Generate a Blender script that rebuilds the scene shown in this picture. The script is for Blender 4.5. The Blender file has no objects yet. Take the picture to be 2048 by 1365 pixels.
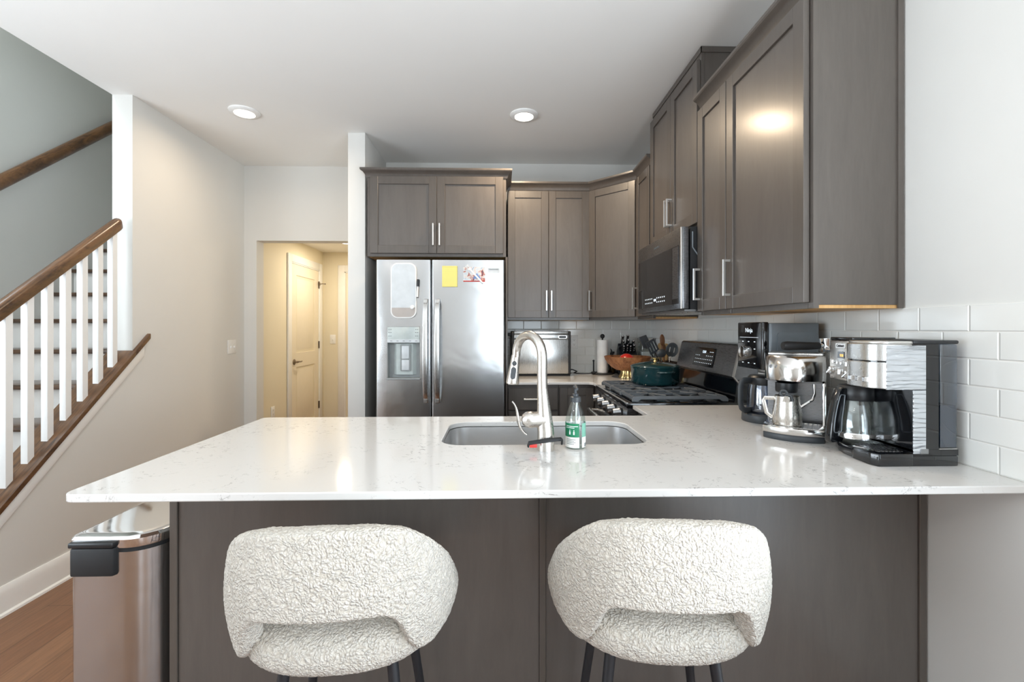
import bpy, bmesh, math, random
from math import sin, cos, pi, radians, atan
from mathutils import Matrix, Vector

random.seed(7)
S = bpy.context.scene
C = S.collection

# ------------------------------------------------------------------ camera
F_PX = 912.0                                  # focal length in pixels of the 2048-wide frame
cam_d = bpy.data.cameras.new('camera')
cam_d.sensor_width = 36.0
cam_d.lens = F_PX / 2048.0 * 36.0
cam_d.shift_y = -25.5 / 2048.0
cam_d.clip_start = 0.02
cam = bpy.data.objects.new('camera', cam_d)
cam.location = (0, 0, 1.305)
cam.rotation_euler = (pi / 2, 0, -atan(24.0 / F_PX))
C.objects.link(cam)
S.camera = cam

# ------------------------------------------------------------------ world, daylight, exposure
S.view_settings.view_transform = 'Standard'
S.view_settings.look = 'None'
S.view_settings.exposure = -0.3
S.view_settings.gamma = 1.0
S.view_settings.use_curve_mapping = False
S.cycles.max_bounces = 10
S.cycles.diffuse_bounces = 8
S.cycles.glossy_bounces = 5
S.cycles.transmission_bounces = 8
S.cycles.transparent_max_bounces = 8
S.cycles.sample_clamp_indirect = 6.0
S.cycles.caustics_reflective = False
S.cycles.caustics_refractive = False
S.cycles.blur_glossy = 0.5

wd = bpy.data.worlds.new('sky')
S.world = wd
wd.use_nodes = True
wd.node_tree.nodes['Background'].inputs['Color'].default_value = (0.75, 0.87, 1.0, 1)
wd.node_tree.nodes['Background'].inputs['Strength'].default_value = 2.2


def area(name, loc, rot, sx, sy, power, col, spread=pi):
    d = bpy.data.lights.new(name, 'AREA')
    d.shape = 'RECTANGLE'
    d.size, d.size_y = sx, sy
    d.energy = power
    d.color = col
    d.spread = spread
    o = bpy.data.objects.new(name, d)
    o.location = loc
    o.rotation_euler = rot
    C.objects.link(o)
    return o


def disk(name, loc, size, power, col, spread=pi):
    o = area(name, loc, (0, 0, 0), size, size, power, col, spread)
    o.data.shape = 'DISK'
    return o


DAY = (0.80, 0.91, 1.0)
WARM = (1.0, 0.78, 0.54)
# daylight through the glazed door in the right wall, plus wide left and rear windows added as fill, all behind the camera
# (sky light coming in level, and added upward panels inside the room that brighten the ceiling)
area('daylight_and_fill', (1.26, -0.45, 1.28), (radians(90), 0, radians(90)), 2.3, 2.15, 38, DAY)
area('daylight_and_fill', (0.72, -3.42, 1.40), (radians(90), 0, 0), 0.9, 1.9, 38, DAY)  # light of the added rear window, lifts the backsplash
area('daylight_and_fill', (-3.33, -0.10, 1.40), (radians(90), 0, radians(-90)), 2.9, 2.0, 28, DAY)  # light of the added left window, fill for the room
area('ceiling_fill', (1.12, -0.45, 1.10), (radians(145), 0, radians(90)), 2.2, 1.3, 90, (0.86, 0.93, 1.0))
area('ceiling_fill', (-3.16, -0.10, 1.25), (radians(145), 0, radians(-90)), 2.9, 1.5, 110, (0.86, 0.93, 1.0))
# daylight from the upper storey falling down the stairwell
area('stairwell_daylight', (-2.95, 1.2, 4.75), (radians(-18), 0, 0), 0.8, 1.6, 90, DAY)
# the two recessed kitchen lights, the hall light
disk('recessed_lamp', (0.162, 3.072, 2.722), 0.12, 24, WARM, radians(168))
disk('recessed_lamp', (-1.697, 3.076, 2.722), 0.12, 7, WARM, radians(168))
disk('hall_lamp', (-1.75, 5.25, 2.268), 0.14, 14, (1.0, 0.86, 0.66))
# added fill lamps behind the camera, to even out the light
for lx in (-1.9, 0.2):
    disk('living_fill', (lx, -1.4, 2.725), 0.14, 9, (1.0, 0.92, 0.82))

# ------------------------------------------------------------------ node helpers and materials
MATS = {}


class NT:
    def __init__(self, name):
        self.m = bpy.data.materials.new(name)
        self.m.use_nodes = True
        self.t = self.m.node_tree
        self.b = self.t.nodes['Principled BSDF']

    def n(self, kind, **kw):
        nd = self.t.nodes.new(kind)
        for k, v in kw.items():
            if k.startswith('i_'):
                key = k[2:].replace('_', ' ')
                nd.inputs[key].default_value = v
            else:
                setattr(nd, k, v)
        return nd

    def l(self, a, ao, b, bi):
        self.t.links.new(a.outputs[ao], b.inputs[bi])

    def coords(self, scale=(1, 1, 1), loc=(0, 0, 0), rot=(0, 0, 0), out='Object'):
        tc = self.n('ShaderNodeTexCoord')
        mp = self.n('ShaderNodeMapping')
        mp.inputs['Scale'].default_value = scale
        mp.inputs['Location'].default_value = loc
        mp.inputs['Rotation'].default_value = rot
        self.l(tc, out, mp, 'Vector')
        return mp

    def noise(self, mp, scale, detail=4, rough=0.5, dist=0.0):
        nz = self.n('ShaderNodeTexNoise')
        nz.inputs['Scale'].default_value = scale
        nz.inputs['Detail'].default_value = detail
        nz.inputs['Roughness'].default_value = rough
        nz.inputs['Distortion'].default_value = dist
        self.l(mp, 'Vector', nz, 'Vector')
        return nz

    def ramp(self, src, so, stops):
        r = self.n('ShaderNodeValToRGB')
        e = r.color_ramp.elements
        while len(e) > 1:
            e.remove(e[-1])
        e[0].position, e[0].color = stops[0][0], (*stops[0][1], 1)
        for p, c in stops[1:]:
            k = e.new(p)
            k.color = (*c, 1)
        self.l(src, so, r, 'Fac')
        return r

    def bump(self, src, so, strength, dist, normal=None):
        b = self.n('ShaderNodeBump')
        b.inputs['Strength'].default_value = strength
        b.inputs['Distance'].default_value = dist
        self.l(src, so, b, 'Height')
        if normal:
            self.l(normal, 'Normal', b, 'Normal')
        self.l(b, 'Normal', self.b, 'Normal')
        return b

    def set(self, **kw):
        for k, v in kw.items():
            key = k.replace('_', ' ')
            if key in ('Base Color', 'Emission Color', 'Specular Tint', 'Coat Tint', 'Sheen Tint') and len(v) == 3:
                v = (*v, 1)
            self.b.inputs[key].default_value = v
        return self


def srgb(r, g, b):
    def f(c):
        c /= 255.0
        return c / 12.92 if c <= 0.04045 else ((c + 0.055) / 1.055) ** 2.4
    return (f(r), f(g), f(b))


def plain(name, col, rough=0.5, metal=0.0, spec=0.5, coat=0.0, vary=0.06, scale=18.0, bump=0.0, bscale=60.0):
    """Painted or moulded surface with a faint tone variation (and optional fine grain)."""
    t = NT(name)
    mp = t.coords()
    nz = t.noise(mp, scale, 3)
    lo = tuple(c * (1 - vary) for c in col)
    hi = tuple(min(1, c * (1 + vary)) for c in col)
    r = t.ramp(nz, 'Fac', [(0.3, lo), (0.7, hi)])
    t.l(r, 'Color', t.b, 'Base Color')
    t.set(Roughness=rough, Metallic=metal, Coat_Weight=coat)
    t.b.inputs['Specular IOR Level'].default_value = spec
    if bump:
        n2 = t.noise(mp, bscale, 4)
        t.bump(n2, 'Fac', bump, 0.002)
    MATS[name] = t.m
    return t.m


def metal(name, col, rough=0.25, stretch=(1, 1, 40), streak=0.05, wave=0.0, wscale=3.0, scale=30.0):
    """Brushed metal: streaks along one direction, optional slow waviness of the sheet."""
    t = NT(name)
    mp = t.coords(scale=stretch)
    nz = t.noise(mp, scale, 5, 0.6)
    r = t.ramp(nz, 'Fac', [(0.25, tuple(c * (1 - streak) for c in col)), (0.75, tuple(min(1, c * (1 + streak)) for c in col))])
    t.l(r, 'Color', t.b, 'Base Color')
    rr = t.n('ShaderNodeMapRange')
    rr.inputs['To Min'].default_value = rough * 0.8
    rr.inputs['To Max'].default_value = rough * 1.2
    t.l(nz, 'Fac', rr, 'Value')
    t.l(rr, 'Result', t.b, 'Roughness')
    t.set(Metallic=1.0)
    if wave:
        mp2 = t.coords()
        n2 = t.noise(mp2, wscale, 2, 0.4, 0.6)
        t.bump(n2, 'Fac', 1.0, wave)
    MATS[name] = t.m
    return t.m


def wood(name, dark, light, rough=0.4, grain=(1, 1, 12), scale=6.0, rings=0.0, coat=0.0, contrast=(0.35, 0.65), bump=0.1, rot=(0, 0, 0)):
    t = NT(name)
    mp = t.coords(scale=grain, rot=rot)
    nz = t.noise(mp, scale, 6, 0.62, 0.8)
    n2 = t.noise(mp, scale * 6, 4, 0.6)
    mx = t.n('ShaderNodeMath', operation='MULTIPLY_ADD')
    t.l(n2, 'Fac', mx, 0)
    mx.inputs[1].default_value = 0.35
    t.l(nz, 'Fac', mx, 2)
    sb = t.n('ShaderNodeMath', operation='SUBTRACT')
    t.l(mx, 'Value', sb, 0)
    sb.inputs[1].default_value = 0.175
    r = t.ramp(sb, 'Value', [(contrast[0], dark), (contrast[1], light)])
    t.l(r, 'Color', t.b, 'Base Color')
    t.set(Roughness=rough, Coat_Weight=coat, Coat_Roughness=0.22)
    if bump:
        t.bump(sb, 'Value', bump, 0.002)
    MATS[name] = t.m
    return t.m


plain('wall_paint', srgb(220, 219, 215), 0.7, vary=0.012, scale=3, bump=0.05, bscale=220)
plain('ceiling_paint', srgb(238, 237, 234), 0.85, vary=0.01, scale=2, bump=0.05, bscale=200)
plain('hall_paint', srgb(230, 222, 200), 0.7, vary=0.012, scale=3)
plain('stair_paint', srgb(205, 205, 200), 0.7, vary=0.012, scale=3, bump=0.05, bscale=220)
plain('trim_paint', srgb(238, 238, 236), 0.35, vary=0.01)
plain('door_paint', srgb(236, 228, 210), 0.4, vary=0.01)
wood('cabinet_wood', srgb(76, 70, 65), srgb(88, 81, 75), 0.42, (5, 5, 0.7), 5, coat=0.5, contrast=(0.2, 0.8), bump=0.03)
wood('cabinet_panel_wood', srgb(82, 76, 72), srgb(94, 88, 83), 0.42, (4, 4, 0.6), 5, coat=0.5, contrast=(0.2, 0.8), bump=0.03)
wood('under_wood', srgb(196, 150, 92), srgb(214, 172, 116), 0.5, (1, 8, 1), 6)
wood('oak_stain', srgb(58, 38, 24), srgb(116, 82, 52), 0.32, (26, 1.6, 2.6), 3.2, coat=0.35, contrast=(0.30, 0.62), bump=0.15)
wood('tread_wood', srgb(60, 42, 30), srgb(104, 78, 58), 0.32, (1.2, 16, 10), 4, coat=0.3)
wood('bowl_wood', srgb(112, 66, 38), srgb(186, 128, 84), 0.45, (1, 1, 0.3), 22, contrast=(0.3, 0.7), bump=0.2)
wood('dark_wood', srgb(42, 30, 24), srgb(74, 54, 42), 0.5, (12, 12, 1), 8)
wood('pale_wood', srgb(176, 138, 84), srgb(206, 170, 118), 0.5, (10, 10, 1), 8)
wood('mid_wood', srgb(104, 66, 40), srgb(140, 96, 62), 0.5, (10, 10, 1), 8)
metal('stainless', (0.56, 0.57, 0.58), 0.24, (1, 1, 60), 0.03, wave=0.004, wscale=3.4)
metal('stainless_plain', (0.64, 0.64, 0.63), 0.28, (40, 1, 1), 0.05)
metal('sink_steel', (0.60, 0.60, 0.60), 0.33, (1, 40, 40), 0.05)
metal('bin_steel', (0.60, 0.60, 0.60), 0.2, (50, 50, 1), 0.04, wave=0.0015, wscale=7)
metal('nickel', (0.68, 0.65, 0.61), 0.27, (40, 40, 1), 0.04)
metal('pull_nickel', (0.74, 0.73, 0.71), 0.3, (1, 1, 1), 0.02)
metal('polished_steel', (0.70, 0.68, 0.66), 0.15, (40, 40, 1), 0.03)
metal('chrome', (0.80, 0.80, 0.80), 0.07, (1, 1, 1), 0.01)
metal('dark_steel', (0.30, 0.31, 0.33), 0.28, (1, 1, 50), 0.04)
metal('slate_steel', (0.36, 0.37, 0.38), 0.3, (1, 1, 50), 0.04)
metal('bronze', (0.30, 0.25, 0.20), 0.35, (1, 1, 1), 0.05)
metal('brass', (0.83, 0.62, 0.28), 0.25, (1, 1, 1), 0.05)
plain('black_plastic', srgb(30, 32, 35), 0.35)
plain('gloss_black', srgb(14, 16, 20), 0.08, coat=0.5)
plain('matte_black', srgb(26, 27, 29), 0.6)
plain('black_metal', srgb(34, 36, 40), 0.38, metal=0.0)
plain('cast_iron', srgb(88, 93, 98), 0.36, bump=0.1, bscale=400)
plain('charcoal_plastic', srgb(58, 62, 66), 0.45)
plain('grey_silicone', srgb(84, 90, 94), 0.55)
plain('steel_grey_paint', srgb(118, 125, 131), 0.34, metal=0.35)
plain('white_plastic', srgb(238, 238, 236), 0.35)
plain('white_paper', srgb(244, 241, 236), 0.9, bump=0.2, bscale=120)
plain('panel_grey', srgb(196, 205, 203), 0.3)
plain('recess_grey', srgb(150, 154, 154), 0.35)
plain('board_white', srgb(214, 219, 222), 0.2)
plain('board_beige', srgb(186, 178, 172), 0.7, bump=0.2, bscale=300)
plain('note_blue', srgb(120, 150, 200), 0.8)
plain('red_enamel', srgb(186, 48, 40), 0.25, coat=0.4)
plain('red_plastic', srgb(214, 60, 52), 0.4)
plain('label_green', srgb(22, 122, 84), 0.45)
plain('label_mint', srgb(126, 186, 166), 0.45)
plain('label_white', srgb(238, 240, 236), 0.5)
plain('ink_white', srgb(235, 238, 240), 0.5, vary=0)
plain('ink_grey', srgb(110, 116, 120), 0.5, vary=0)
plain('ink_dark', srgb(40, 42, 46), 0.5, vary=0)
plain('teal_enamel', srgb(20, 54, 58), 0.14, coat=0.6, vary=0.04)
plain('toe_black', srgb(20, 20, 20), 0.6)


def emis(name, col, strength):
    t = NT(name)
    t.set(Base_Color=col, Emission_Color=col, Emission_Strength=strength)
    MATS[name] = t.m


emis('lamp_lens', (1.0, 0.93, 0.82), 9.0)
emis('display_amber', (1.0, 0.55, 0.15), 1.6)
emis('display_white', (0.75, 0.88, 1.0), 1.5)
emis('glyph_white', (0.70, 0.78, 0.85), 0.55)


def glass(name, col, rough=0.0, ior=1.45, thin=None):
    t = NT(name)
    t.set(Base_Color=col, Roughness=rough, IOR=ior)
    t.b.inputs['Transmission Weight'].default_value = 1.0
    if thin:
        # thin sheet: mixes with a transparent coat so that light passes without caustic noise
        tr = t.n('ShaderNodeBsdfTransparent')
        tr.inputs['Color'].default_value = (*col, 1)
        mx = t.n('ShaderNodeMixShader')
        mx.inputs['Fac'].default_value = thin
        gl = t.n('ShaderNodeBsdfGlossy')
        gl.inputs['Roughness'].default_value = 0.03
        t.l(tr, 'BSDF', mx, 1)
        t.l(gl, 'BSDF', mx, 2)
        out = t.t.nodes['Material Output']
        t.l(mx, 'Shader', out, 'Surface')
    MATS[name] = t.m


glass('clear_glass', (0.93, 0.96, 0.96), thin=0.10)
glass('bottle_glass', (0.86, 0.93, 0.92), thin=0.14)
glass('smoke_glass', (0.62, 0.66, 0.74), thin=0.14)
glass('tank_plastic', (0.66, 0.72, 0.80), thin=0.16)
glass('window_glass', (0.97, 0.98, 0.98), thin=0.05)
plain('dark_water', srgb(48, 60, 74), 0.05, coat=0.4)
plain('amber_glass', srgb(58, 44, 20), 0.08, coat=0.5)


def mat_quartz():
    t = NT('quartz')
    mp = t.coords()
    n1 = t.noise(mp, 9.0, 6, 0.65, 1.6)
    n2 = t.noise(mp, 3.2, 3, 0.5)
    n3 = t.noise(mp, 42.0, 3, 0.6)
    d = t.n('ShaderNodeMath', operation='SUBTRACT')
    t.l(n1, 'Fac', d, 0)
    d.inputs[1].default_value = 0.52
    a = t.n('ShaderNodeMath', operation='ABSOLUTE')
    t.l(d, 'Value', a, 0)
    vein = t.ramp(a, 'Value', [(0.0, (1, 1, 1)), (0.013, (0, 0, 0))])
    mask = t.ramp(n2, 'Fac', [(0.44, (0, 0, 0)), (0.56, (1, 1, 1))])
    brk = t.ramp(n3, 'Fac', [(0.48, (0, 0, 0)), (0.60, (1, 1, 1))])
    m1 = t.n('ShaderNodeMath', operation='MULTIPLY')
    t.l(vein, 'Color', m1, 0)
    t.l(mask, 'Color', m1, 1)
    m2 = t.n('ShaderNodeMath', operation='MULTIPLY')
    t.l(m1, 'Value', m2, 0)
    t.l(brk, 'Color', m2, 1)
    cl = t.ramp(m2, 'Value', [(0.0, srgb(213, 211, 208)), (1.0, srgb(128, 125, 122))])
    t.l(cl, 'Color', t.b, 'Base Color')
    t.set(Roughness=0.10)
    MATS['quartz'] = t.m


mat_quartz()


def mat_tile(name, axis, off):
    """Glazed 3 x 6 inch running-bond wall tile; axis is the wall's horizontal direction."""
    t = NT(name)
    tc = t.n('ShaderNodeTexCoord')
    sp = t.n('ShaderNodeSeparateXYZ')
    t.l(tc, 'Object', sp, 'Vector')
    su = t.n('ShaderNodeMath', operation='SUBTRACT')
    t.l(sp, axis, su, 0)
    su.inputs[1].default_value = off
    sv = t.n('ShaderNodeMath', operation='SUBTRACT')
    t.l(sp, 'Z', sv, 0)
    sv.inputs[1].default_value = 0.9144
    cb = t.n('ShaderNodeCombineXYZ')
    t.l(su, 'Value', cb, 'X')
    t.l(sv, 'Value', cb, 'Y')
    br = t.n('ShaderNodeTexBrick')
    br.offset = 0.5
    br.inputs['Scale'].default_value = 1.0
    br.inputs['Brick Width'].default_value = 0.1543
    br.inputs['Row Height'].default_value = 0.0762
    br.inputs['Mortar Size'].default_value = 0.0016
    br.inputs['Mortar Smooth'].default_value = 0.3
    br.inputs['Color1'].default_value = (*srgb(234, 234, 230), 1)
    br.inputs['Color2'].default_value = (*srgb(231, 231, 227), 1)
    br.inputs['Mortar'].default_value = (*srgb(238, 236, 230), 1)
    t.l(cb, 'Vector', br, 'Vector')
    t.l(br, 'Color', t.b, 'Base Color')
    br2 = t.n('ShaderNodeTexBrick')
    br2.offset = 0.5
    br2.inputs['Scale'].default_value = 1.0
    br2.inputs['Brick Width'].default_value = 0.1543
    br2.inputs['Row Height'].default_value = 0.0762
    br2.inputs['Mortar Size'].default_value = 0.0045
    br2.inputs['Mortar Smooth'].default_value = 1.0
    t.l(cb, 'Vector', br2, 'Vector')
    inv = t.n('ShaderNodeMath', operation='SUBTRACT')
    inv.inputs[0].default_value = 1.0
    t.l(br2, 'Fac', inv, 1)
    t.bump(inv, 'Value', 0.55, 0.004)
    rg = t.n('ShaderNodeMapRange')
    rg.inputs['To Min'].default_value = 0.09
    rg.inputs['To Max'].default_value = 0.6
    t.l(br, 'Fac', rg, 'Value')
    t.l(rg, 'Result', t.b, 'Roughness')
    MATS[name] = t.m


mat_tile('tile_right', 'Y', 1.257)
mat_tile('tile_back', 'X', 0.206)


def mat_floor():
    t = NT('floor_wood')
    mp = t.coords(rot=(0, 0, pi / 2))
    br = t.n('ShaderNodeTexBrick')
    br.offset = 0.37
    br.inputs['Scale'].default_value = 1.0
    br.inputs['Brick Width'].default_value = 1.1
    br.inputs['Row Height'].default_value = 0.125
    br.inputs['Mortar Size'].default_value = 0.0012
    br.inputs['Bias'].default_value = 0.0
    br.inputs['Color1'].default_value = (*srgb(118, 82, 58), 1)
    br.inputs['Color2'].default_value = (*srgb(134, 97, 70), 1)
    br.inputs['Mortar'].default_value = (*srgb(74, 48, 32), 1)
    t.l(mp, 'Vector', br, 'Vector')
    mp2 = t.coords(scale=(14, 1.2, 1))
    nz = t.noise(mp2, 5, 6, 0.6, 0.5)
    r = t.ramp(nz, 'Fac', [(0.3, (0.72, 0.72, 0.72)), (0.7, (1.12, 1.12, 1.12))])
    mx = t.n('ShaderNodeMix', data_type='RGBA', blend_type='MULTIPLY')
    mx.inputs['Factor'].default_value = 1.0
    t.l(br, 'Color', mx, 'A')
    t.l(r, 'Color', mx, 'B')
    t.t.links.new(mx.outputs['Result'], t.b.inputs['Base Color'])
    t.set(Roughness=0.38)
    MATS['floor_wood'] = t.m


mat_floor()


def mat_boucle():
    t = NT('boucle')
    mp = t.coords()
    wp = t.noise(mp, 30, 3, 0.5)
    v = t.n('ShaderNodeTexVoronoi')
    v.inputs['Scale'].default_value = 190.0
    mxv = t.n('ShaderNodeMix', data_type='VECTOR')
    mxv.inputs['Factor'].default_value = 0.03
    t.l(mp, 'Vector', mxv, 'A')
    t.l(wp, 'Color', mxv, 'B')
    t.t.links.new(mxv.outputs['Result'], v.inputs['Vector'])
    n = t.noise(mp, 320, 4, 0.6)
    inv = t.n('ShaderNodeMath', operation='MULTIPLY_ADD')
    t.l(n, 'Fac', inv, 0)
    inv.inputs[1].default_value = 0.45
    sub = t.n('ShaderNodeMath', operation='SUBTRACT')
    sub.inputs[0].default_value = 1.0
    t.l(v, 'Distance', sub, 1)
    t.l(sub, 'Value', inv, 2)
    t.bump(inv, 'Value', 0.9, 0.008)
    c = t.ramp(v, 'Distance', [(0.0, srgb(224, 219, 210)), (0.75, srgb(196, 188, 175))])
    t.l(c, 'Color', t.b, 'Base Color')
    t.set(Roughness=0.95, Sheen_Weight=0.25, Sheen_Roughness=0.6)
    t.b.inputs['Specular IOR Level'].default_value = 0.1
    MATS['boucle'] = t.m


mat_boucle()


def mat_notepad():
    t = NT('notepad_paper')
    mp = t.coords()
    w = t.n('ShaderNodeTexWave', wave_type='BANDS', bands_direction='Z')
    w.inputs['Scale'].default_value = 42.0
    t.l(mp, 'Vector', w, 'Vector')
    r = t.ramp(w, 'Fac', [(0.0, srgb(196, 192, 150)), (0.12, srgb(240, 228, 128))])
    t.l(r, 'Color', t.b, 'Base Color')
    t.set(Roughness=0.8)
    MATS['notepad_paper'] = t.m


mat_notepad()


def mat_postcard():
    """Plain generic landscape print: pale sky, blurred reds, blues and whites."""
    t = NT('postcard_print')
    mp = t.coords()
    n1 = t.noise(mp, 26, 4, 0.6, 0.8)
    r = t.ramp(n1, 'Fac', [(0.30, srgb(120, 134, 160)), (0.42, srgb(206, 214, 222)), (0.52, srgb(226, 220, 212)), (0.60, srgb(188, 96, 78)), (0.70, srgb(78, 74, 92))])
    t.l(r, 'Color', t.b, 'Base Color')
    t.set(Roughness=0.3)
    MATS['postcard_print'] = t.m


mat_postcard()


def mat_crumple(name, col):
    """Film-wrapped metal: crumpled cling film wrinkles."""
    t = NT(name)
    mp = t.coords(scale=(0.55, 1, 2.6))
    w = t.n('ShaderNodeTexWave', wave_type='BANDS', bands_direction='Z')
    w.inputs['Scale'].default_value = 9.0
    w.inputs['Distortion'].default_value = 9.0
    w.inputs['Detail'].default_value = 2.0
    w.inputs['Detail Scale'].default_value = 1.6
    t.l(mp, 'Vector', w, 'Vector')
    t.set(Base_Color=col, Metallic=0.9, Roughness=0.16)
    t.bump(w, 'Fac', 0.8, 0.004)
    MATS[name] = t.m


mat_crumple('film_steel', (0.76, 0.81, 0.87))
# ------------------------------------------------------------------ mesh builder
def rotz(a, loc=(0, 0, 0)):
    return Matrix.Translation(loc) @ Matrix.Rotation(a, 4, 'Z')


class MB:
    """Collects shapes and links them as ONE mesh object."""

    def __init__(self):
        self.bm = bmesh.new()

    def _new(self, vs, M):
        if M is not None:
            bmesh.ops.transform(self.bm, matrix=M, verts=vs)

    def box(self, x0, x1, y0, y1, z0, z1, b=0.0, seg=2, M=None):
        x0, x1 = min(x0, x1), max(x0, x1)
        y0, y1 = min(y0, y1), max(y0, y1)
        z0, z1 = min(z0, z1), max(z0, z1)
        g = bmesh.ops.create_cube(self.bm, size=1.0)
        vs = g['verts']
        for v in vs:
            v.co = ((x0 + x1) / 2 + v.co.x * (x1 - x0), (y0 + y1) / 2 + v.co.y * (y1 - y0), (z0 + z1) / 2 + v.co.z * (z1 - z0))
        if b:
            es = list({e for v in vs for e in v.link_edges})
            r = bmesh.ops.bevel(self.bm, geom=es, offset=b, segments=seg, affect='EDGES', profile=0.5)
            vs = list({v for f in r['faces'] for v in f.verts} | {v for v in vs if v.is_valid})
        self._new(vs, M)
        return vs

    def prism(self, pts, axis, lo, hi, b=0.0, seg=2, M=None):
        """2D polygon extruded along axis: 'z' takes (x,y), 'y' takes (x,z), 'x' takes (y,z)."""
        def co(p, h):
            if axis == 'z':
                return (p[0], p[1], h)
            if axis == 'y':
                return (p[0], h, p[1])
            return (h, p[0], p[1])
        a = [self.bm.verts.new(co(p, lo)) for p in pts]
        c = [self.bm.verts.new(co(p, hi)) for p in pts]
        n = len(pts)
        self.bm.faces.new(a)
        self.bm.faces.new(c[::-1])
        es = []
        for i in range(n):
            f = self.bm.faces.new((a[i], c[i], c[(i + 1) % n], a[(i + 1) % n]))
        vs = a + c
        if b:
            fs = {f for v in vs for f in v.link_faces}
            bmesh.ops.recalc_face_normals(self.bm, faces=list(fs))
            es = [e for e in {e for v in vs for e in v.link_edges} if len(e.link_faces) == 2 and e.calc_face_angle() > 0.5]
            r = bmesh.ops.bevel(self.bm, geom=es, offset=b, segments=seg, affect='EDGES', profile=0.5)
            vs = list({v for f in r['faces'] for v in f.verts} | {v for v in vs if v.is_valid})
        self._new(vs, M)
        return vs

    def loft(self, rings, cap0=True, cap1=True, closed=True, M=None):
        rv = [[self.bm.verts.new(p) for p in r] for r in rings]
        n = len(rings[0])
        for k in range(len(rv) - 1):
            for i in range(n if closed else n - 1):
                j = (i + 1) % n
                self.bm.faces.new((rv[k][i], rv[k][j], rv[k + 1][j], rv[k + 1][i]))
        if cap0:
            self.bm.faces.new(rv[0][::-1])
        if cap1:
            self.bm.faces.new(rv[-1])
        vs = [v for r in rv for v in r]
        self._new(vs, M)
        return vs

    def lathe(self, prof, seg=32, c=(0, 0, 0), M=None, arc=None):
        """Profile of (radius, z) turned about a vertical axis through c."""
        rings = []
        tops = []
        for r, z in prof:
            rr = max(r, 1e-5)
            rings.append([(c[0] + rr * cos(2 * pi * i / seg), c[1] + rr * sin(2 * pi * i / seg), c[2] + z) for i in range(seg)])
        return self.loft(rings, True, True, M=M)

    def tube(self, pts, r, seg=12, M=None, cap=True, flat=None):
        """Round rod along points; r is one radius or one per point; flat=(sx, sy) squashes the section."""
        P = [Vector(p) for p in pts]
        n = len(P)
        R = r if isinstance(r, (list, tuple)) else [r] * n
        T = []
        for i in range(n):
            t = P[min(i + 1, n - 1)] - P[max(i - 1, 0)]
            T.append(t.normalized())
        up = Vector((0, 0, 1)) if abs(T[0].z) < 0.9 else Vector((1, 0, 0))
        u = T[0].cross(up).normalized()
        rings = []
        for i in range(n):
            u = (u - T[i] * u.dot(T[i])).normalized()
            w = T[i].cross(u)
            fx, fy = flat if flat else (1, 1)
            rings.append([tuple(P[i] + (u * cos(2 * pi * k / seg) * fx + w * sin(2 * pi * k / seg) * fy) * R[i]) for k in range(seg)])
        return self.loft(rings, cap, cap, M=M)

    def ball(self, c, r, seg=16, sc=(1, 1, 1), M=None):
        g = bmesh.ops.create_uvsphere(self.bm, u_segments=seg, v_segments=max(6, seg // 2), radius=1.0)
        vs = g['verts']
        for v in vs:
            v.co = (c[0] + v.co.x * r * sc[0], c[1] + v.co.y * r * sc[1], c[2] + v.co.z * r * sc[2])
        self._new(vs, M)
        return vs

    def sweep(self, prof, path, M=None, ends=None):
        """Profile of (out, up) swept along a horizontal path (x, y, z) with mitred corners; out is to the right of travel.
        ends = (point before the first, point after the last) sets the end mitres."""
        P = [Vector(p) for p in path]
        n = len(P)
        pre = Vector(ends[0]) if ends and ends[0] else None
        post = Vector(ends[1]) if ends and ends[1] else None
        rings = []
        for i in range(n):
            a = (P[i] - P[i - 1]) if i > 0 else ((P[0] - pre) if pre else None)
            b = (P[i + 1] - P[i]) if i < n - 1 else ((post - P[-1]) if post else None)
            if a is None:
                a = b
            if b is None:
                b = a
            a, b = a.normalized(), b.normalized()
            na = Vector((a.y, -a.x, 0))
            nb = Vector((b.y, -b.x, 0))
            m = (na + nb).normalized()
            m = m / max(0.2, m.dot(na))
            rings.append([tuple(P[i] + m * o + Vector((0, 0, u))) for o, u in prof])
        return self.loft(rings, True, True, M=M)

    def text(self, s, size, M, depth=0.0004, align='CENTER'):
        cu = bpy.data.curves.new('lettering', 'FONT')
        cu.body = s
        cu.size = size
        cu.extrude = depth
        cu.align_x = align
        cu.align_y = 'CENTER'
        cu.resolution_u = 2
        ob = bpy.data.objects.new('lettering', cu)
        C.objects.link(ob)
        me = bpy.data.meshes.new_from_object(ob.evaluated_get(bpy.context.evaluated_depsgraph_get()))
        bpy.data.objects.remove(ob)
        bpy.data.curves.remove(cu)
        me.transform(M)
        self.bm.from_mesh(me)
        bpy.data.meshes.remove(me)

    def build(self, name, mat, parent=None, w=False, at=None, label=None, ang=35, bevel=0.0, seg=2, subsurf=0, crease=None, flip=True):
        if flip:
            bmesh.ops.recalc_face_normals(self.bm, faces=self.bm.faces[:])
        off = None
        if w and parent is not None:
            r = parent
            while r.parent:
                r = r.parent
            off = Vector(r.location)
        elif at is not None:
            off = Vector(at)
        if off is not None:
            bmesh.ops.translate(self.bm, vec=-off, verts=self.bm.verts[:])
        me = bpy.data.meshes.new(name)
        self.bm.to_mesh(me)
        self.bm.free()
        if ang:
            me.shade_smooth()
            me.set_sharp_from_angle(angle=radians(ang))
        me.materials.append(MATS[mat])
        o = bpy.data.objects.new(name, me)
        C.objects.link(o)
        if parent is not None:
            o.parent = parent
        elif at is not None:
            o.location = at
        if label:
            o['label'] = label
        if bevel:
            m = o.modifiers.new('edge', 'BEVEL')
            m.width = bevel
            m.segments = seg
            m.limit_method = 'ANGLE'
            m.angle_limit = radians(40)
        if subsurf:
            m = o.modifiers.new('round', 'SUBSURF')
            m.levels = m.render_levels = subsurf
        return o


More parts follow.
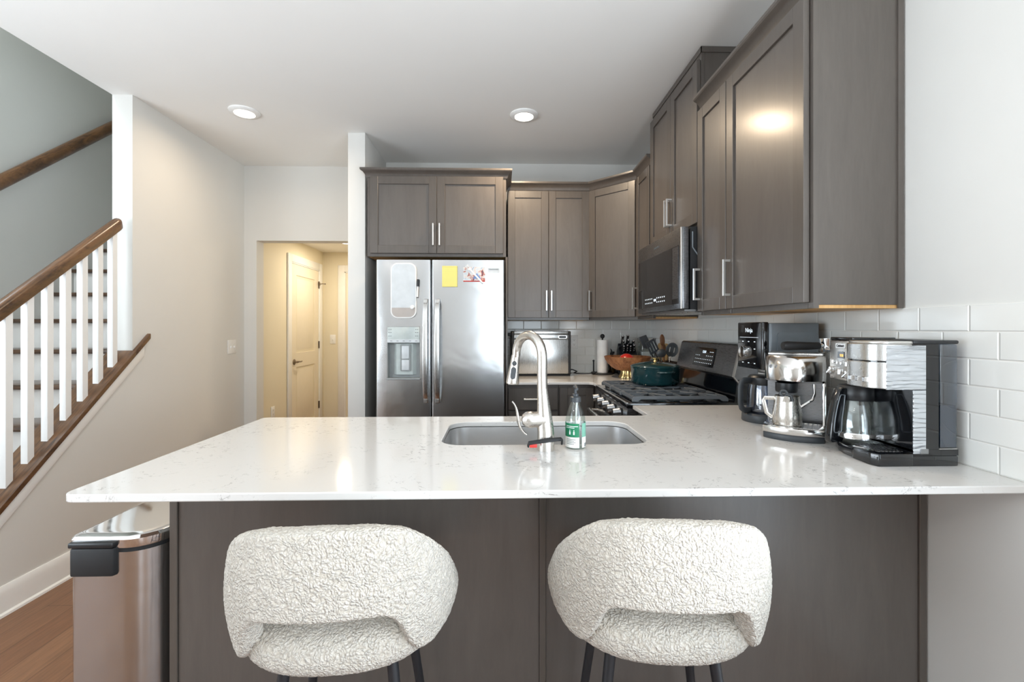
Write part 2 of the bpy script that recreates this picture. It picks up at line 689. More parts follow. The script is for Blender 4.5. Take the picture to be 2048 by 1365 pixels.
def tag(o, label, cat, group=None):
    o['label'] = label
    o['category'] = cat
    if group:
        o['group'] = group
    return o


def thing(name, label, cat, loc=(0, 0, 0), rot=0.0, group=None):
    o = bpy.data.objects.new(name, None)
    o.empty_display_size = 0.05
    o.location = loc
    o.rotation_euler = (0, 0, rot)
    C.objects.link(o)
    return tag(o, label, cat, group)


def struct(o):
    o['kind'] = 'structure'
    return o


def copy_tree(o, parent=None):
    c = o.copy()
    C.objects.link(c)
    if parent is not None:
        c.parent = parent
    for ch in [x for x in bpy.data.objects if x.parent == o]:
        copy_tree(ch, c)
    return c


def bx(name, mat, parent, x0, x1, y0, y1, z0, z1, b=0.0, w=False, label=None, at=None, seg=2):
    m = MB()
    m.box(x0, x1, y0, y1, z0, z1, b, seg)
    return m.build(name, mat, parent, w=w, label=label, at=at)


def arc2(cx, cy, r, a0, a1, n=6):
    return [(cx + r * cos(a0 + (a1 - a0) * i / n), cy + r * sin(a0 + (a1 - a0) * i / n)) for i in range(n + 1)]


def rrect(x0, x1, y0, y1, r, n=5):
    """Rounded rectangle, counter-clockwise; r is one radius or (bl, br, tr, tl)."""
    q = r if isinstance(r, (list, tuple)) else (r, r, r, r)
    return (arc2(x0 + q[0], y0 + q[0], q[0], pi, 1.5 * pi, n) + arc2(x1 - q[1], y0 + q[1], q[1], 1.5 * pi, 2 * pi, n)
            + arc2(x1 - q[2], y1 - q[2], q[2], 0, 0.5 * pi, n) + arc2(x0 + q[3], y1 - q[3], q[3], 0.5 * pi, pi, n))


def bez(p0, p1, p2, p3, n=12):
    out = []
    for i in range(n + 1):
        t = i / n
        a, b, c, d = (1 - t) ** 3, 3 * t * (1 - t) ** 2, 3 * t * t * (1 - t), t ** 3
        out.append(tuple(a * p0[k] + b * p1[k] + c * p2[k] + d * p3[k] for k in range(len(p0))))
    return out


FACE_FRONT = Matrix.Rotation(pi / 2, 4, 'X')            # lettering drawn in x/y turned to face -Y


def at_front(x, y, z, rz=0.0, tilt=0.0):
    return Matrix.Translation((x, y, z)) @ Matrix.Rotation(rz, 4, 'Z') @ Matrix.Rotation(pi / 2 + tilt, 4, 'X')


# ------------------------------------------------------------------ the room
XR, YB, CH = 1.336, 3.985, 2.745          # right wall, back wall, ceiling height
XL, XS = -2.265, -2.387                   # kitchen face and stair face of the left wall
XW = -3.43                                # far wall of the stairwell
YR = -3.6                                 # wall behind the camera
YH = 4.10                                 # wall with the hall opening

# floor
o = struct(bx('floor', 'floor_wood', None, -3.6, 1.5, -3.8, 6.3, -0.12, 0.0))
# ceiling with the stairwell left open
m = MB()
m.box(XS, 1.5, YR - 0.2, YB + 0.2, CH, CH + 0.25)
m.box(XW - 0.15, XS, YR - 0.2, 0.4, CH, CH + 0.25)
struct(m.build('ceiling', 'ceiling_paint', ang=0))
# right wall, back wall
m = MB()
m.box(XR, XR + 0.16, 0.72, YB + 0.15, 0, CH)
m.box(XR, XR + 0.16, YR, -1.62, 0, CH)
m.box(XR, XR + 0.16, -1.62, 0.72, 2.42, CH)
m.box(XR, XR + 0.16, -1.62, 0.72, 0, 0.06)
struct(m.build('wall_right', 'wall_paint', ang=0))
m = MB()
for ya_, yb_ in ((-1.62, -1.54), (-0.49, -0.41), (0.64, 0.72)):
    m.box(XR + 0.02, XR + 0.12, ya_, yb_, 0.06, 2.42)
for za_, zb_ in ((0.06, 0.16), (2.33, 2.42)):
    m.box(XR + 0.02, XR + 0.12, -1.54, -0.49, za_, zb_)
    m.box(XR + 0.02, XR + 0.12, -0.41, 0.64, za_, zb_)
fr = struct(m.build('door_3', 'trim_paint', ang=0))
for ya_, yb_ in ((-1.54, -0.49), (-0.41, 0.64)):
    g = MB()
    g.box(XR + 0.065, XR + 0.072, ya_, yb_, 0.16, 2.33)
    g.build('pane', 'window_glass', fr, ang=0)
struct(bx('wall_back', 'wall_paint', None, -0.99, XR, YB, YB + 0.15, 0, CH))
# short wall beside the refrigerator
struct(bx('wall_pier', 'wall_paint', None, -1.118, -0.992, 3.382, YB + 0.15, 0, CH, 0.003))
# left wall between kitchen and stairs: full height part and the sloped knee wall below the balustrade
SL = 0.876                                # slope of the stair


def cap_z(y):
    return 1.219 + (y - 2.963) * SL      # lower edge of the wooden cap on the kitchen face


m = MB()
y0 = 2.872
ylow = y0 - cap_z(y0) / SL + 0.02
m.prism([(4.10, 0.0), (4.10, CH), (y0, CH), (y0, cap_z(y0)), (ylow, cap_z(ylow)), (ylow, 0.0)], 'x', XS, XL)
struct(m.build('wall_left', 'wall_paint', ang=0))
# wall with the hall opening: lintel, left jamb, part behind the pier
m = MB()
m.box(XS, -2.157, YH, YH + 0.12, 0, CH)
m.box(-2.157, -1.0, YH, YH + 0.12, 2.083, CH)
m.box(-1.10, -0.992, YH, YH + 0.12, 0, 2.083)
struct(m.build('wall_hall', 'wall_paint', ang=0))
# hallway
m = MB()
m.box(-2.38, -2.29, YH + 0.12, 6.15, 0, 2.4)
struct(m.build('wall_hallway_left', 'hall_paint', ang=0))
struct(bx('wall_hallway_end', 'hall_paint', None, -2.38, -0.85, 5.97, 6.12, 0, 2.4))
struct(bx('wall_hallway_right', 'hall_paint', None, -0.99, -0.85, YH + 0.12, 5.97, 0, 2.4))
struct(bx('ceiling_hallway', 'ceiling_paint', None, -2.29, -0.99, YH + 0.12, 5.97, 2.29, 2.4))
# stairwell walls and the storey above
m = MB()
m.box(XW - 0.15, XW, 1.5, 6.0, 0, 5.1)
m.box(XW - 0.15, XW, 0.25, 1.5, 2.44, 5.1)
struct(m.build('wall_stairwell', 'stair_paint', ang=0))
m = MB()
m.box(XW - 0.15, XW, YR, -1.66, 0, CH)
m.box(XW - 0.15, XW, 1.46, 1.5, 0, 2.44)
m.box(XW - 0.15, XW, -1.66, 1.46, 0, 0.36)
m.box(XW - 0.15, XW, -1.66, 0.25, 2.44, CH)
struct(m.build('wall_living_left', 'wall_paint', ang=0))
m = MB()
for ya_, yb_ in ((-1.66, -1.60), (-0.13, -0.07), (1.40, 1.46)):
    m.box(XW - 0.12, XW + 0.02, ya_, yb_, 0.36, 2.44)
for za_, zb_ in ((0.36, 0.42), (2.38, 2.44)):
    m.box(XW - 0.12, XW + 0.02, -1.60, -0.13, za_, zb_)
    m.box(XW - 0.12, XW + 0.02, -0.07, 1.40, za_, zb_)
fr = struct(m.build('window_added_left', 'trim_paint', ang=0))  # unseen window, added for fill from the left
for ya_, yb_ in ((-1.60, -0.13), (-0.07, 1.40)):
    g = MB()
    g.box(XW - 0.055, XW - 0.045, ya_, yb_, 0.42, 2.38)
    g.build('pane', 'window_glass', fr, ang=0)
m = MB()
m.box(XS, XS + 0.1, 0.25, 6.0, CH + 0.25, 5.1)
m.box(XW, XS, 5.9, 6.0, 0, 5.1)
m.box(XW, XS, 0.25, 0.4, CH + 0.25, 5.1)
m.box(XS, XS + 0.05, 4.22, 5.9, 0, CH + 0.25)
struct(m.build('wall_upper_stairwell', 'stair_paint', ang=0))
struct(bx('ceiling_stairwell', 'ceiling_paint', None, XW - 0.15, XS + 0.1, 0.25, 6.0, 5.1, 5.2))

# wall behind the camera
m = MB()
m.box(XW - 0.15, 0.20, YR - 0.16, YR, 0, CH)
m.box(1.24, XR + 0.16, YR - 0.16, YR, 0, CH)
m.box(0.20, 1.24, YR - 0.16, YR, 0, 0.40)
m.box(0.20, 1.24, YR - 0.16, YR, 2.42, CH)
struct(m.build('wall_rear', 'wall_paint', ang=0))
m = MB()
for xa_, xb_ in ((0.20, 0.26), (1.18, 1.24)):
    m.box(xa_, xb_, YR - 0.12, YR + 0.02, 0.40, 2.42)
for za_, zb_ in ((0.40, 0.46), (1.38, 1.43), (2.36, 2.42)):
    m.box(0.26, 1.18, YR - 0.12, YR + 0.02, za_, zb_)
fr = struct(m.build('window_added_rear', 'trim_paint', ang=0))  # unseen window, added to brighten the backsplash
for za_, zb_ in ((0.46, 1.38), (1.43, 2.36)):
    g = MB()
    g.box(0.26, 1.18, YR - 0.055, YR - 0.045, za_, zb_)
    g.build('pane', 'window_glass', fr, ang=0)

# backsplash tile
struct(bx('trim_tile_right', 'tile_right', None, 1.328, XR, 0.80, YB, 0.9145, 1.3716))
struct(bx('trim_tile_back', 'tile_back', None, 0.055, 1.328, YB - 0.008, YB, 0.9145, 1.3716))

# baseboard along the left wall
m = MB()
prof = [(0, 0), (0.016, 0), (0.016, 0.10), (0.011, 0.124), (0.006, 0.132), (0, 0.132)]
m.prism([(XL + a, b2) for a, b2 in prof], 'y', 1.55, 4.10)
m.prism([(XL + 0.016 + a, b2) for a, b2 in [(0, 0), (0.012, 0), (0.010, 0.010), (0, 0.016)]], 'y', 1.55, 4.10)
struct(m.build('baseboard_left', 'trim_paint'))
# white skirt board under the stair cap
m = MB()
ya, yb2 = 1.75, 2.950
m.prism([(ya, cap_z(ya)), (ya, cap_z(ya) - 0.075), (yb2, cap_z(yb2) - 0.075), (yb2, cap_z(yb2))], 'x', XL, XL + 0.014, 0.002)
struct(m.build('trim_skirt', 'trim_paint'))

# ------------------------------------------------------------------ hall doors
def panel_door(name, M, wd, ht, lever, hinges):
    """Two-panel interior door with casing; local x across, y into the wall, z up."""
    cs = MB()
    cw = 0.085
    for q in ((-wd / 2 - cw, -wd / 2, 0, ht + cw), (wd / 2, wd / 2 + cw, 0, ht + cw), (-wd / 2, wd / 2, ht, ht + cw)):
        cs.box(q[0], q[1], -0.018, 0.0, q[2], q[3], 0.004, M=M)
    for q in ((-wd / 2 - 0.002, -wd / 2 + 0.012, 0, ht), (wd / 2 - 0.012, wd / 2 + 0.002, 0, ht), (-wd / 2, wd / 2, ht - 0.012, ht)):
        cs.box(q[0], q[1], -0.010, 0.012, q[2], q[3], M=M)
    d = struct(cs.build(name, 'trim_paint'))
    sb = MB()
    x0, x1 = -wd / 2 + 0.014, wd / 2 - 0.014
    z0, z1 = 0.012, ht - 0.014
    st = 0.115
    mid = 0.93
    bars = [(x0, x0 + st, z0, z1), (x1 - st, x1, z0, z1), (x0 + st, x1 - st, z0, z0 + 0.2), (x0 + st, x1 - st, mid - 0.06, mid + 0.10), (x0 + st, x1 - st, z1 - 0.12, z1)]
    for q in bars:
        sb.box(q[0], q[1], -0.004, 0.03, q[2], q[3], M=M)
    for q in ((z0 + 0.2, mid - 0.06), (mid + 0.10, z1 - 0.12)):
        sb.box(x0 + st, x1 - st, 0.008, 0.028, q[0], q[1], M=M)
        # raised field with sloping shoulders
        a, b2 = x0 + st + 0.012, x1 - st - 0.012
        c0, c1 = q[0] + 0.012, q[1] - 0.012
        sb.loft([[(a, 0.008, c0), (b2, 0.008, c0), (b2, 0.008, c1), (a, 0.008, c1)],
                 [(a + 0.03, -0.001, c0 + 0.03), (b2 - 0.03, -0.001, c0 + 0.03), (b2 - 0.03, -0.001, c1 - 0.03), (a + 0.03, -0.001, c1 - 0.03)]], True, True, M=M)
    sb.build('door_slab', 'door_paint', d)
    hx = x0 + 0.06 if lever[0] < 0 else x1 - 0.06
    hd = MB()
    T = M @ Matrix.Translation((hx, -0.004, 0.93)) @ Matrix.Rotation(pi / 2, 4, 'X')
    hd.lathe([(0.0, 0), (0.032, 0), (0.032, 0.006), (0.026, 0.011), (0.012, 0.014), (0.011, 0.045), (0.0, 0.046)], 20, M=T)
    sg = -lever[0]
    hd.tube([(hx, -0.045, 0.93), (hx + sg * 0.03, -0.05, 0.932), (hx + sg * 0.08, -0.048, 0.928), (hx + sg * 0.115, -0.042, 0.932)], [0.010, 0.009, 0.008, 0.007], 10, M=M)
    hd.build('door_handle', 'bronze', d)
    for hz in hinges:
        h = MB()
        hgx = x1 + 0.006 if lever[0] < 0 else x0 - 0.006
        h.tube([(hgx, -0.012, hz - 0.045), (hgx, -0.012, hz + 0.045)], 0.007, 8, M=M)
        h.box(hgx - 0.018, hgx + 0.012, -0.008, -0.003, hz - 0.045, hz + 0.045, M=M)
        h.build('hinge', 'bronze', d)
    return d


# door on the hallway's left wall faces +X: local -y turned to +x
panel_door('door_1', rotz(pi / 2, (-2.288, 5.43, 0)), 0.77, 2.035, (-1, 0), (1.85, 1.098, 0.346))
panel_door('door_2', rotz(0, (-1.62, 5.968, 0)), 0.78, 2.035, (-1, 0), (1.85, 1.1, 0.35))
o = MB()
o.tube([(-2.262, 5.79, 1.86), (-2.235, 5.80, 1.865), (-2.205, 5.80, 1.863)], 0.005, 8)
o.ball((-2.200, 5.80, 1.863), 0.009, 10)
o.box(-2.268, -2.262, 5.775, 5.805, 1.84, 1.88)
tag(o.build('door_stop', 'bronze', at=(-2.262, 5.79, 1.86)), 'small bronze hinge pin stop at the top of the hallway door', 'door stop')
# ------------------------------------------------------------------ switches and outlets
def plate(name, label, cat, loc, rot, toggles=0, outlet=False, wdt=0.072, group=None):
    t = thing(name, label, cat, loc, rot, group)
    m = MB()
    m.box(-wdt / 2, wdt / 2, -0.006, 0.0, -0.058, 0.058, 0.003)
    m.build('plate', 'white_plastic', t)
    for k in range(toggles):
        x = (k - (toggles - 1) / 2) * 0.046
        s = MB()
        s.box(x - 0.005, x + 0.005, -0.016, -0.005, -0.010, 0.008, 0.002)
        s.build('toggle', 'white_plastic', t)
    if outlet:
        for z in (-0.02, 0.02):
            s = MB()
            s.prism(rrect(-0.017, 0.017, z - 0.014, z + 0.014, 0.008), 'y', -0.0085, -0.005)
            k = s.build('socket', 'white_plastic', t)
            h = MB()
            h.box(-0.008, -0.006, -0.0089, -0.0084, z - 0.002, z + 0.007)
            h.box(0.006, 0.008, -0.0089, -0.0084, z - 0.002, z + 0.007)
            h.prism(arc2(0, z - 0.007, 0.0028, 0, 2 * pi * 7 / 8, 7), 'y', -0.0089, -0.0084)
            h.build('slots', 'ink_dark', k)
    return t


plate('light_switch', 'white double toggle switch plate on the white wall left of the hall opening', 'light switch', (XL, 3.91, 1.148), pi / 2, 2, wdt=0.116)
plate('light_switch', 'cream toggle switch plate at the end of the warm lit hallway', 'light switch', (-2.165, 5.97, 1.163), 0, 1)
plate('wall_outlet', 'white outlet low on the hallway wall just inside the opening', 'outlet', (-2.29, 4.654, 0.459), pi / 2, 0, True)
plate('wall_outlet', 'white outlet in the tile beside the silver toaster oven', 'outlet', (0.647, YB - 0.008, 1.185), 0, 0, True)

# ------------------------------------------------------------------ recessed lights
def can_light(label, x, y, z, r):
    t = thing('recessed_light', label, 'ceiling light', (x, y, z), 0)
    m = MB()
    m.lathe([(r * 0.60, 0.0), (r, 0.0), (r * 0.99, -0.006), (r * 0.90, -0.013), (r * 0.68, -0.016), (r * 0.62, -0.010), (r * 0.60, 0.0)], 40)
    m.build('trim_ring', 'white_plastic', t)
    m = MB()
    m.lathe([(0, -0.007), (r * 0.625, -0.007), (r * 0.625, -0.013), (0, -0.0145)], 40)
    m.build('lens', 'lamp_lens', t)
    return t


can_light('round recessed ceiling light nearest the white left wall', -1.697, 3.076, CH, 0.095)
can_light('round recessed ceiling light above the range side of the kitchen', 0.162, 3.072, CH, 0.095)
can_light('recessed light in the low ceiling of the hallway', -1.75, 5.25, 2.29, 0.09)

# ------------------------------------------------------------------ staircase
NS0, ZS0, RUN, RISE = 2.585, 0.761, 0.2286, 0.2033     # one nosing edge and the step size
st = thing('staircase', 'staircase with dark wooden treads and white risers behind the white balusters', 'stairs', (-2.91, 2.6, 0))
for k in range(-3, 13):
    yn, zn = NS0 + k * RUN, ZS0 + k * RISE
    m = MB()
    m.box(XW + 0.005, XS - 0.03, yn, yn + RUN + 0.04, zn - 0.030, zn, 0.008)
    m.build('tread', 'tread_wood', st, w=True)
    m = MB()
    m.box(XW + 0.005, XS - 0.03, yn + 0.028, yn + 0.046, zn - RISE, zn - 0.030)
    m.build('riser', 'trim_paint', st, w=True)
m = MB()
a, b2 = 1.9, 5.3
zz = lambda y: ZS0 + (y - NS0) * RISE / RUN
m.prism([(a, zz(a) - 0.2), (b2, zz(b2) - 0.2), (b2, zz(b2) + 0.06), (a, zz(a) + 0.06)], 'x', XS - 0.024, XS - 0.003)
m.build('skirt_board', 'trim_paint', st, w=True)

# balustrade: wooden cap, square white balusters, moulded handrail
rl = thing('stair_railing', 'brown wooden handrail on square white balusters beside the stairs', 'railing', (-2.326, 2.4, 0.6))
XC = (XS + XL) / 2


def cap_piece(mb, y0, y1, x0, x1, t0, t1):
    mb.prism([(y0, cap_z(y0) + t0), (y1, cap_z(y1) + t0), (y1, cap_z(y1) + t1), (y0, cap_z(y0) + t1)], 'x', x0, x1, 0.004)


m = MB()
cap_piece(m, 1.70, 2.868, XS - 0.022, XL + 0.028, 0.0, 0.034)
cap_piece(m, 2.868, 2.985, XL + 0.002, XL + 0.028, 0.0, 0.034)
m.build('base_cap', 'oak_stain', rl, w=True, label='brown sloping wooden cap below the balusters')
# handrail line, from backprojected end points
HZ = lambda y: 1.944 + (y - 2.808) * 0.845
prof = [(0.78 * p_, 0.74 * q_) for p_, q_ in [(-0.030, -0.012), (-0.026, -0.030), (-0.022, -0.040), (0.022, -0.040), (0.026, -0.030), (0.030, -0.012), (0.034, 0.004), (0.030, 0.018), (0.018, 0.028), (0.0, 0.031), (-0.018, 0.028), (-0.030, 0.018), (-0.034, 0.004)]]
m = MB()
ang_r = math.atan(0.845)
rings = []
for y in (1.65, 2.79, 2.806, 2.812):
    k = 1.0 if y < 2.8 else (0.93 if y < 2.81 else 0.75)
    rings.append([(XC + 0.028 + px * k, y - pz * k * sin(ang_r) * 0.9, HZ(y) + pz * k * cos(ang_r) * 1.0 + pz * k * 0.35) for px, pz in prof])
m.loft(rings)
m.build('handrail', 'oak_stain', rl, w=True, ang=50)
for k in range(11):
    yb = 2.775 - k * 0.0975
    m = MB()
    hw = 0.0165
    xc = XC + 0.020
    zt = lambda y: HZ(y) - 0.045
    z0a, z0b = cap_z(yb - hw) + 0.030, cap_z(yb + hw) + 0.030
    rings = [[(xc - hw, yb - hw, z0a), (xc + hw, yb - hw, z0a), (xc + hw, yb + hw, z0b), (xc - hw, yb + hw, z0b)],
             [(xc - hw, yb - hw, zt(yb - hw)), (xc + hw, yb - hw, zt(yb - hw)), (xc + hw, yb + hw, zt(yb + hw)), (xc - hw, yb + hw, zt(yb + hw))]]
    m.loft(rings)
    m.build('baluster', 'trim_paint', rl, w=True, ang=0, bevel=0.0015)

# handrail on the far stairwell wall
wh = thing('wall_handrail', 'dark brown handrail fixed to the far wall of the stairwell', 'handrail', (XW + 0.07, 3.5, 2.2))
ZW = lambda y: 2.225 + (y - 3.08) * 0.86
m = MB()
m.tube([(XW + 0.075, 2.3, ZW(2.3)), (XW + 0.075, 5.2, ZW(5.2))], 0.040, 16, flat=(0.75, 1.1))
m.build('rail', 'oak_stain', wh, w=True)
for y in (2.75, 4.3):
    m = MB()
    m.tube([(XW + 0.002, y, ZW(y) - 0.09), (XW + 0.04, y, ZW(y) - 0.085), (XW + 0.075, y, ZW(y) - 0.05)], 0.008, 8)
    m.build('bracket', 'bronze', wh, w=True)

# ------------------------------------------------------------------ cabinets
def shaker(mb_frame, x0, x1, z0, z1, y=-0.022, t=0.020, fw=0.057):
    """Shaker door, front at y; frame and recessed field in one mesh."""
    f = mb_frame
    f.box(x0, x0 + fw, y, y + t, z0, z1, 0.0015, 1)
    f.box(x1 - fw, x1, y, y + t, z0, z1, 0.0015, 1)
    f.box(x0 + fw, x1 - fw, y, y + t, z0, z0 + fw, 0.0015, 1)
    f.box(x0 + fw, x1 - fw, y, y + t, z1 - fw, z1, 0.0015, 1)


def pull(parent, x, z0, z1, y=-0.022, horiz=False):
    """Square bar pull standing off on two posts."""
    m = MB()
    s = 0.0055
    if horiz:
        m.box(z0, z1, y - 0.034, y - 0.024, x - s, x + s, 0.001, 1)
        for q in (z0 + s, z1 - s):
            m.box(q - s, q + s, y - 0.026, y, x - s, x + s, 0.001, 1)
    else:
        m.box(x - s, x + s, y - 0.034, y - 0.024, z0, z1, 0.001, 1)
        for q in (z0 + s, z1 - s):
            m.box(x - s, x + s, y - 0.026, y, q - s, q + s, 0.001, 1)
    return m.build('pull', 'pull_nickel', parent, label='satin nickel bar pull')


def cabinet(name, label, loc, rot, w, d, h, doors, extra=None, under=True, wood_u=True):
    """Wall cabinet; local origin at the middle of the front bottom edge, front at y = 0, back at y = d."""
    t = thing(name, label, 'cabinet', loc, rot)
    m = MB()
    m.box(-w / 2, w / 2, 0.019, d, 0.012, h)
    m.box(-w / 2, -w / 2 + 0.022, 0.0, 0.019, 0, h, 0.001, 1)
    m.box(w / 2 - 0.022, w / 2, 0.0, 0.019, 0, h, 0.001, 1)
    m.box(-w / 2 + 0.022, w / 2 - 0.022, 0.0, 0.019, 0, 0.04)
    m.box(-w / 2 + 0.022, w / 2 - 0.022, 0.0, 0.019, h - 0.04, h)
    m.build('body', 'cabinet_wood', t)
    if under:
        u = MB()
        u.box(-w / 2 + 0.003, w / 2 - 0.003, 0.0195, d - 0.002, 0.0005, 0.0115)
        u.build('underside', 'under_wood', t, label='pale wooden underside')
    for x0, x1, z0, z1, hx, hz0, hz1 in doors:
        f = MB()
        shaker(f, x0, x1, z0, z1)
        dr = f.build('door', 'cabinet_wood', t)
        p = MB()
        p.box(x0 + 0.05, x1 - 0.05, -0.013, -0.006, z0 + 0.05, z1 - 0.05)
        p.build('field', 'cabinet_panel_wood', dr, ang=0)
        pull(dr, hx, hz0, hz1)
    return t


UB = 1.371
# cabinet over the refrigerator, side panels of the niche
cabinet('refrigerator_cabinet', 'dark brown double-door cabinet above the stainless refrigerator', (-0.461, 3.352, 1.829), 0, 1.012, 0.628, 0.605,
        [(-0.481, 0.0005, 0.022, 0.582, -0.022, 0.075, 0.235), (0.0025, 0.484, 0.022, 0.582, 0.024, 0.075, 0.235)], under=True)
# panels flank the niche below that cabinet
tag(bx('end_panel', 'cabinet_wood', None, 0.0405, 0.0555, 3.352, 3.978, 0, 1.829, 0.001, at=(0.048, 3.6, 0)), 'dark tall panel between the refrigerator and the back worktop', 'panel')

# double upper cabinet on the back wall
cabinet('upper_cabinet', 'dark double-door upper cabinet above the toaster oven', (0.3905, 3.675, UB), 0, 0.661, 0.305, 1.06,
        [(-0.327, -0.0015, 0.020, 1.038, -0.020, 0.075, 0.235), (0.0015, 0.327, 0.020, 1.038, 0.020, 0.075, 0.235)])
# diagonal corner cabinet: five-sided body
ca = thing('corner_cabinet', 'dark single-door corner cabinet set diagonally above the knife block', 'cabinet', (0.875, 3.522, UB))
m = MB()
P5 = [(0.724, 3.675), (1.025, 3.374), (1.330, 3.374), (1.330, 3.980), (0.724, 3.980)]
m.prism(P5, 'z', UB, UB + 1.06)
m.build('body', 'cabinet_wood', ca, w=True, ang=0)
DG = -pi / 4
Mloc = Matrix.Translation((0.8745 - 0.875, 3.5245 - 3.522, 0)) @ Matrix.Rotation(DG, 4, 'Z')
f = MB()
shaker(f, -0.203, 0.203, 0.020, 1.038)
bmesh.ops.transform(f.bm, matrix=Mloc, verts=f.bm.verts[:])
dr = f.build('door', 'cabinet_wood', ca)
p = MB()
p.box(-0.150, 0.150, -0.013, -0.006, 0.07, 0.988, M=Mloc)
p.build('field', 'cabinet_panel_wood', dr, ang=0)
p = pull(dr, -0.182, 0.075, 0.235)
p.data.transform(Mloc)

# narrow cabinet beside the corner, cabinet over the microwave, two nearest cabinets (all face -X)
RX = 1.027
cabinet('narrow_cabinet', 'dark narrow upper cabinet between the corner cabinet and the microwave', (RX, 3.203, UB), -pi / 2, 0.336, 0.303, 1.06,
        [(-0.150, 0.150, 0.020, 1.038, -0.125, 0.075, 0.235)])
mc = cabinet('microwave_cabinet', 'dark double-door cabinet reaching the ceiling above the microwave', (RX, 2.667, 1.829), -pi / 2, 0.732, 0.303, 0.905,
        [(-0.362, -0.0015, 0.018, 0.850, -0.020, 0.075, 0.235), (0.0015, 0.362, 0.018, 0.850, 0.020, 0.075, 0.235)])
m = MB()
m.box(-0.366, 0.372, -0.004, 0.0, 0.885, 0.914)
m.box(0.366, 0.372, -0.004, 0.303, 0.885, 0.914)
m.build('scribe_moulding', 'cabinet_wood', mc, ang=0)
cabinet('upper_cabinet', 'dark narrow single-door upper cabinet right of the microwave', (RX, 2.152, UB), -pi / 2, 0.297, 0.303, 1.06,
        [(-0.146, 0.144, 0.020, 1.038, -0.118, 0.075, 0.235)])
nc = cabinet('upper_cabinet', 'large dark wide-door upper cabinet nearest the camera above the coffee machines', (RX, 1.738, UB), -pi / 2, 0.530, 0.303, 1.06,
        [(-0.264, 0.254, 0.020, 1.038, -0.230, 0.075, 0.235)])
m = MB()
m.box(0.265, 0.269, 0.0, 0.019, 0.0, 1.06)
m.box(0.265, 0.271, 0.284, 0.303, 0.0, 1.06)
m.build('scribe_moulding', 'cabinet_wood', nc, ang=0)

# crown mouldings
crown = [(0.0, 0.0), (0.006, 0.0), (0.010, 0.008), (0.014, 0.020), (0.026, 0.036), (0.040, 0.044), (0.044, 0.050), (0.044, 0.062), (0.0, 0.062)]
CZ = UB + 1.045
m = MB()
m.sweep(crown, [(-0.9665, 3.352, 1.829 + 0.575), (0.045, 3.352, 1.829 + 0.575), (0.045, 3.68, 1.829 + 0.575)], ends=((-0.9665, 3.6, 2.404), None))
tag(m.build('crown_moulding', 'cabinet_wood', at=(-0.46, 3.35, 2.404), ang=25), 'dark crown moulding on top of the cabinet over the refrigerator', 'moulding')
m = MB()
m.sweep(crown, [(0.0620, 3.675, CZ), (0.724, 3.675, CZ), (1.027, 3.372, CZ), (1.027, 3.036, CZ)])
tag(m.build('crown_moulding', 'cabinet_wood', at=(0.5, 3.67, CZ), ang=25), 'dark crown moulding running along the back wall uppers and round the corner', 'moulding')
m = MB()
m.sweep(crown, [(1.027, 2.299, CZ), (1.027, 1.473, CZ), (1.330, 1.473, CZ)])
tag(m.build('crown_moulding', 'cabinet_wood', at=(1.03, 1.9, CZ), ang=25), 'dark crown moulding above the two cabinets nearest the camera', 'moulding')

# ------------------------------------------------------------------ base cabinets
# back run: drawer stack and a door
bc = thing('base_cabinet', 'dark base cabinet with drawers under the back worktop', 'cabinet', (0.26, 3.36, 0))
m = MB()
m.box(0.058, 0.432, 3.36, 3.975, 0.10, 0.893)
m.box(0.058, 0.432, 3.43, 3.975, 0.0, 0.10)
m.build('body', 'cabinet_wood', bc, w=True, ang=0)
for z0, z1 in ((0.705, 0.868), (0.420, 0.692), (0.125, 0.407)):
    m = MB()
    m.box(0.062, 0.425, 3.338, 3.3595, z0, z1, 0.002, 1)
    d = m.build('drawer', 'cabinet_wood', bc, w=True)
    q = MB()
    zc = (z0 + z1) / 2
    q.box(0.175, 0.325, 3.304, 3.314, zc - 0.0055, zc + 0.0055, 0.001, 1)
    q.box(0.175, 0.186, 3.31, 3.338, zc - 0.0055, zc + 0.0055)
    q.box(0.314, 0.325, 3.31, 3.338, zc - 0.0055, zc + 0.0055)
    q.build('pull', 'pull_nickel', d, w=True, label='satin nickel bar pull')
bd = thing('base_cabinet', 'dark base cabinet with one door in the corner left of the range', 'cabinet', (0.7, 3.36, 0))
m = MB()
m.box(0.434, 1.32, 3.36, 3.975, 0.10, 0.893)
m.box(0.70, 1.32, 3.062, 3.36, 0.10, 0.893)
m.box(0.434, 1.32, 3.43, 3.975, 0.0, 0.10)
m.build('body', 'cabinet_wood', bd, w=True, ang=0)
f = MB()
shaker(f, 0.440, 0.690, 0.125, 0.868, y=3.338, t=0.0215)
d = f.build('door', 'cabinet_wood', bd, w=True)
f = MB()
f.box(0.49, 0.64, 3.346, 3.356, 0.17, 0.82)
f.build('field', 'cabinet_panel_wood', d, w=True, ang=0)

# peninsula: finished back with panels and battens, end, kitchen side
pc = thing('peninsula_cabinet', 'long dark panelled back of the peninsula behind the two stools', 'cabinet', (0.17, 1.7, 0))
m = MB()
m.box(-0.984, 1.330, 1.398, 1.412, 0.0, 0.893)
m.box(-0.984, -0.968, 1.412, 2.000, 0.0, 0.893)
m.box(-0.968, 0.680, 1.985, 2.000, 0.10, 0.893)
m.box(-0.968, 0.680, 1.92, 1.93, 0.0, 0.10)
m.box(0.700, 0.716, 1.98, 2.292, 0.10, 0.893)
m.box(0.716, 1.330, 2.276, 2.292, 0.0, 0.893)
m.build('carcass', 'cabinet_wood', pc, w=True, ang=0)
for x0, x1 in ((-0.962, 0.119), (0.141, 1.306)):
    m = MB()
    m.box(x0, x1, 1.3925, 1.398, 0.0, 0.893)
    m.build('back_panel', 'cabinet_panel_wood', pc, w=True, ang=0)
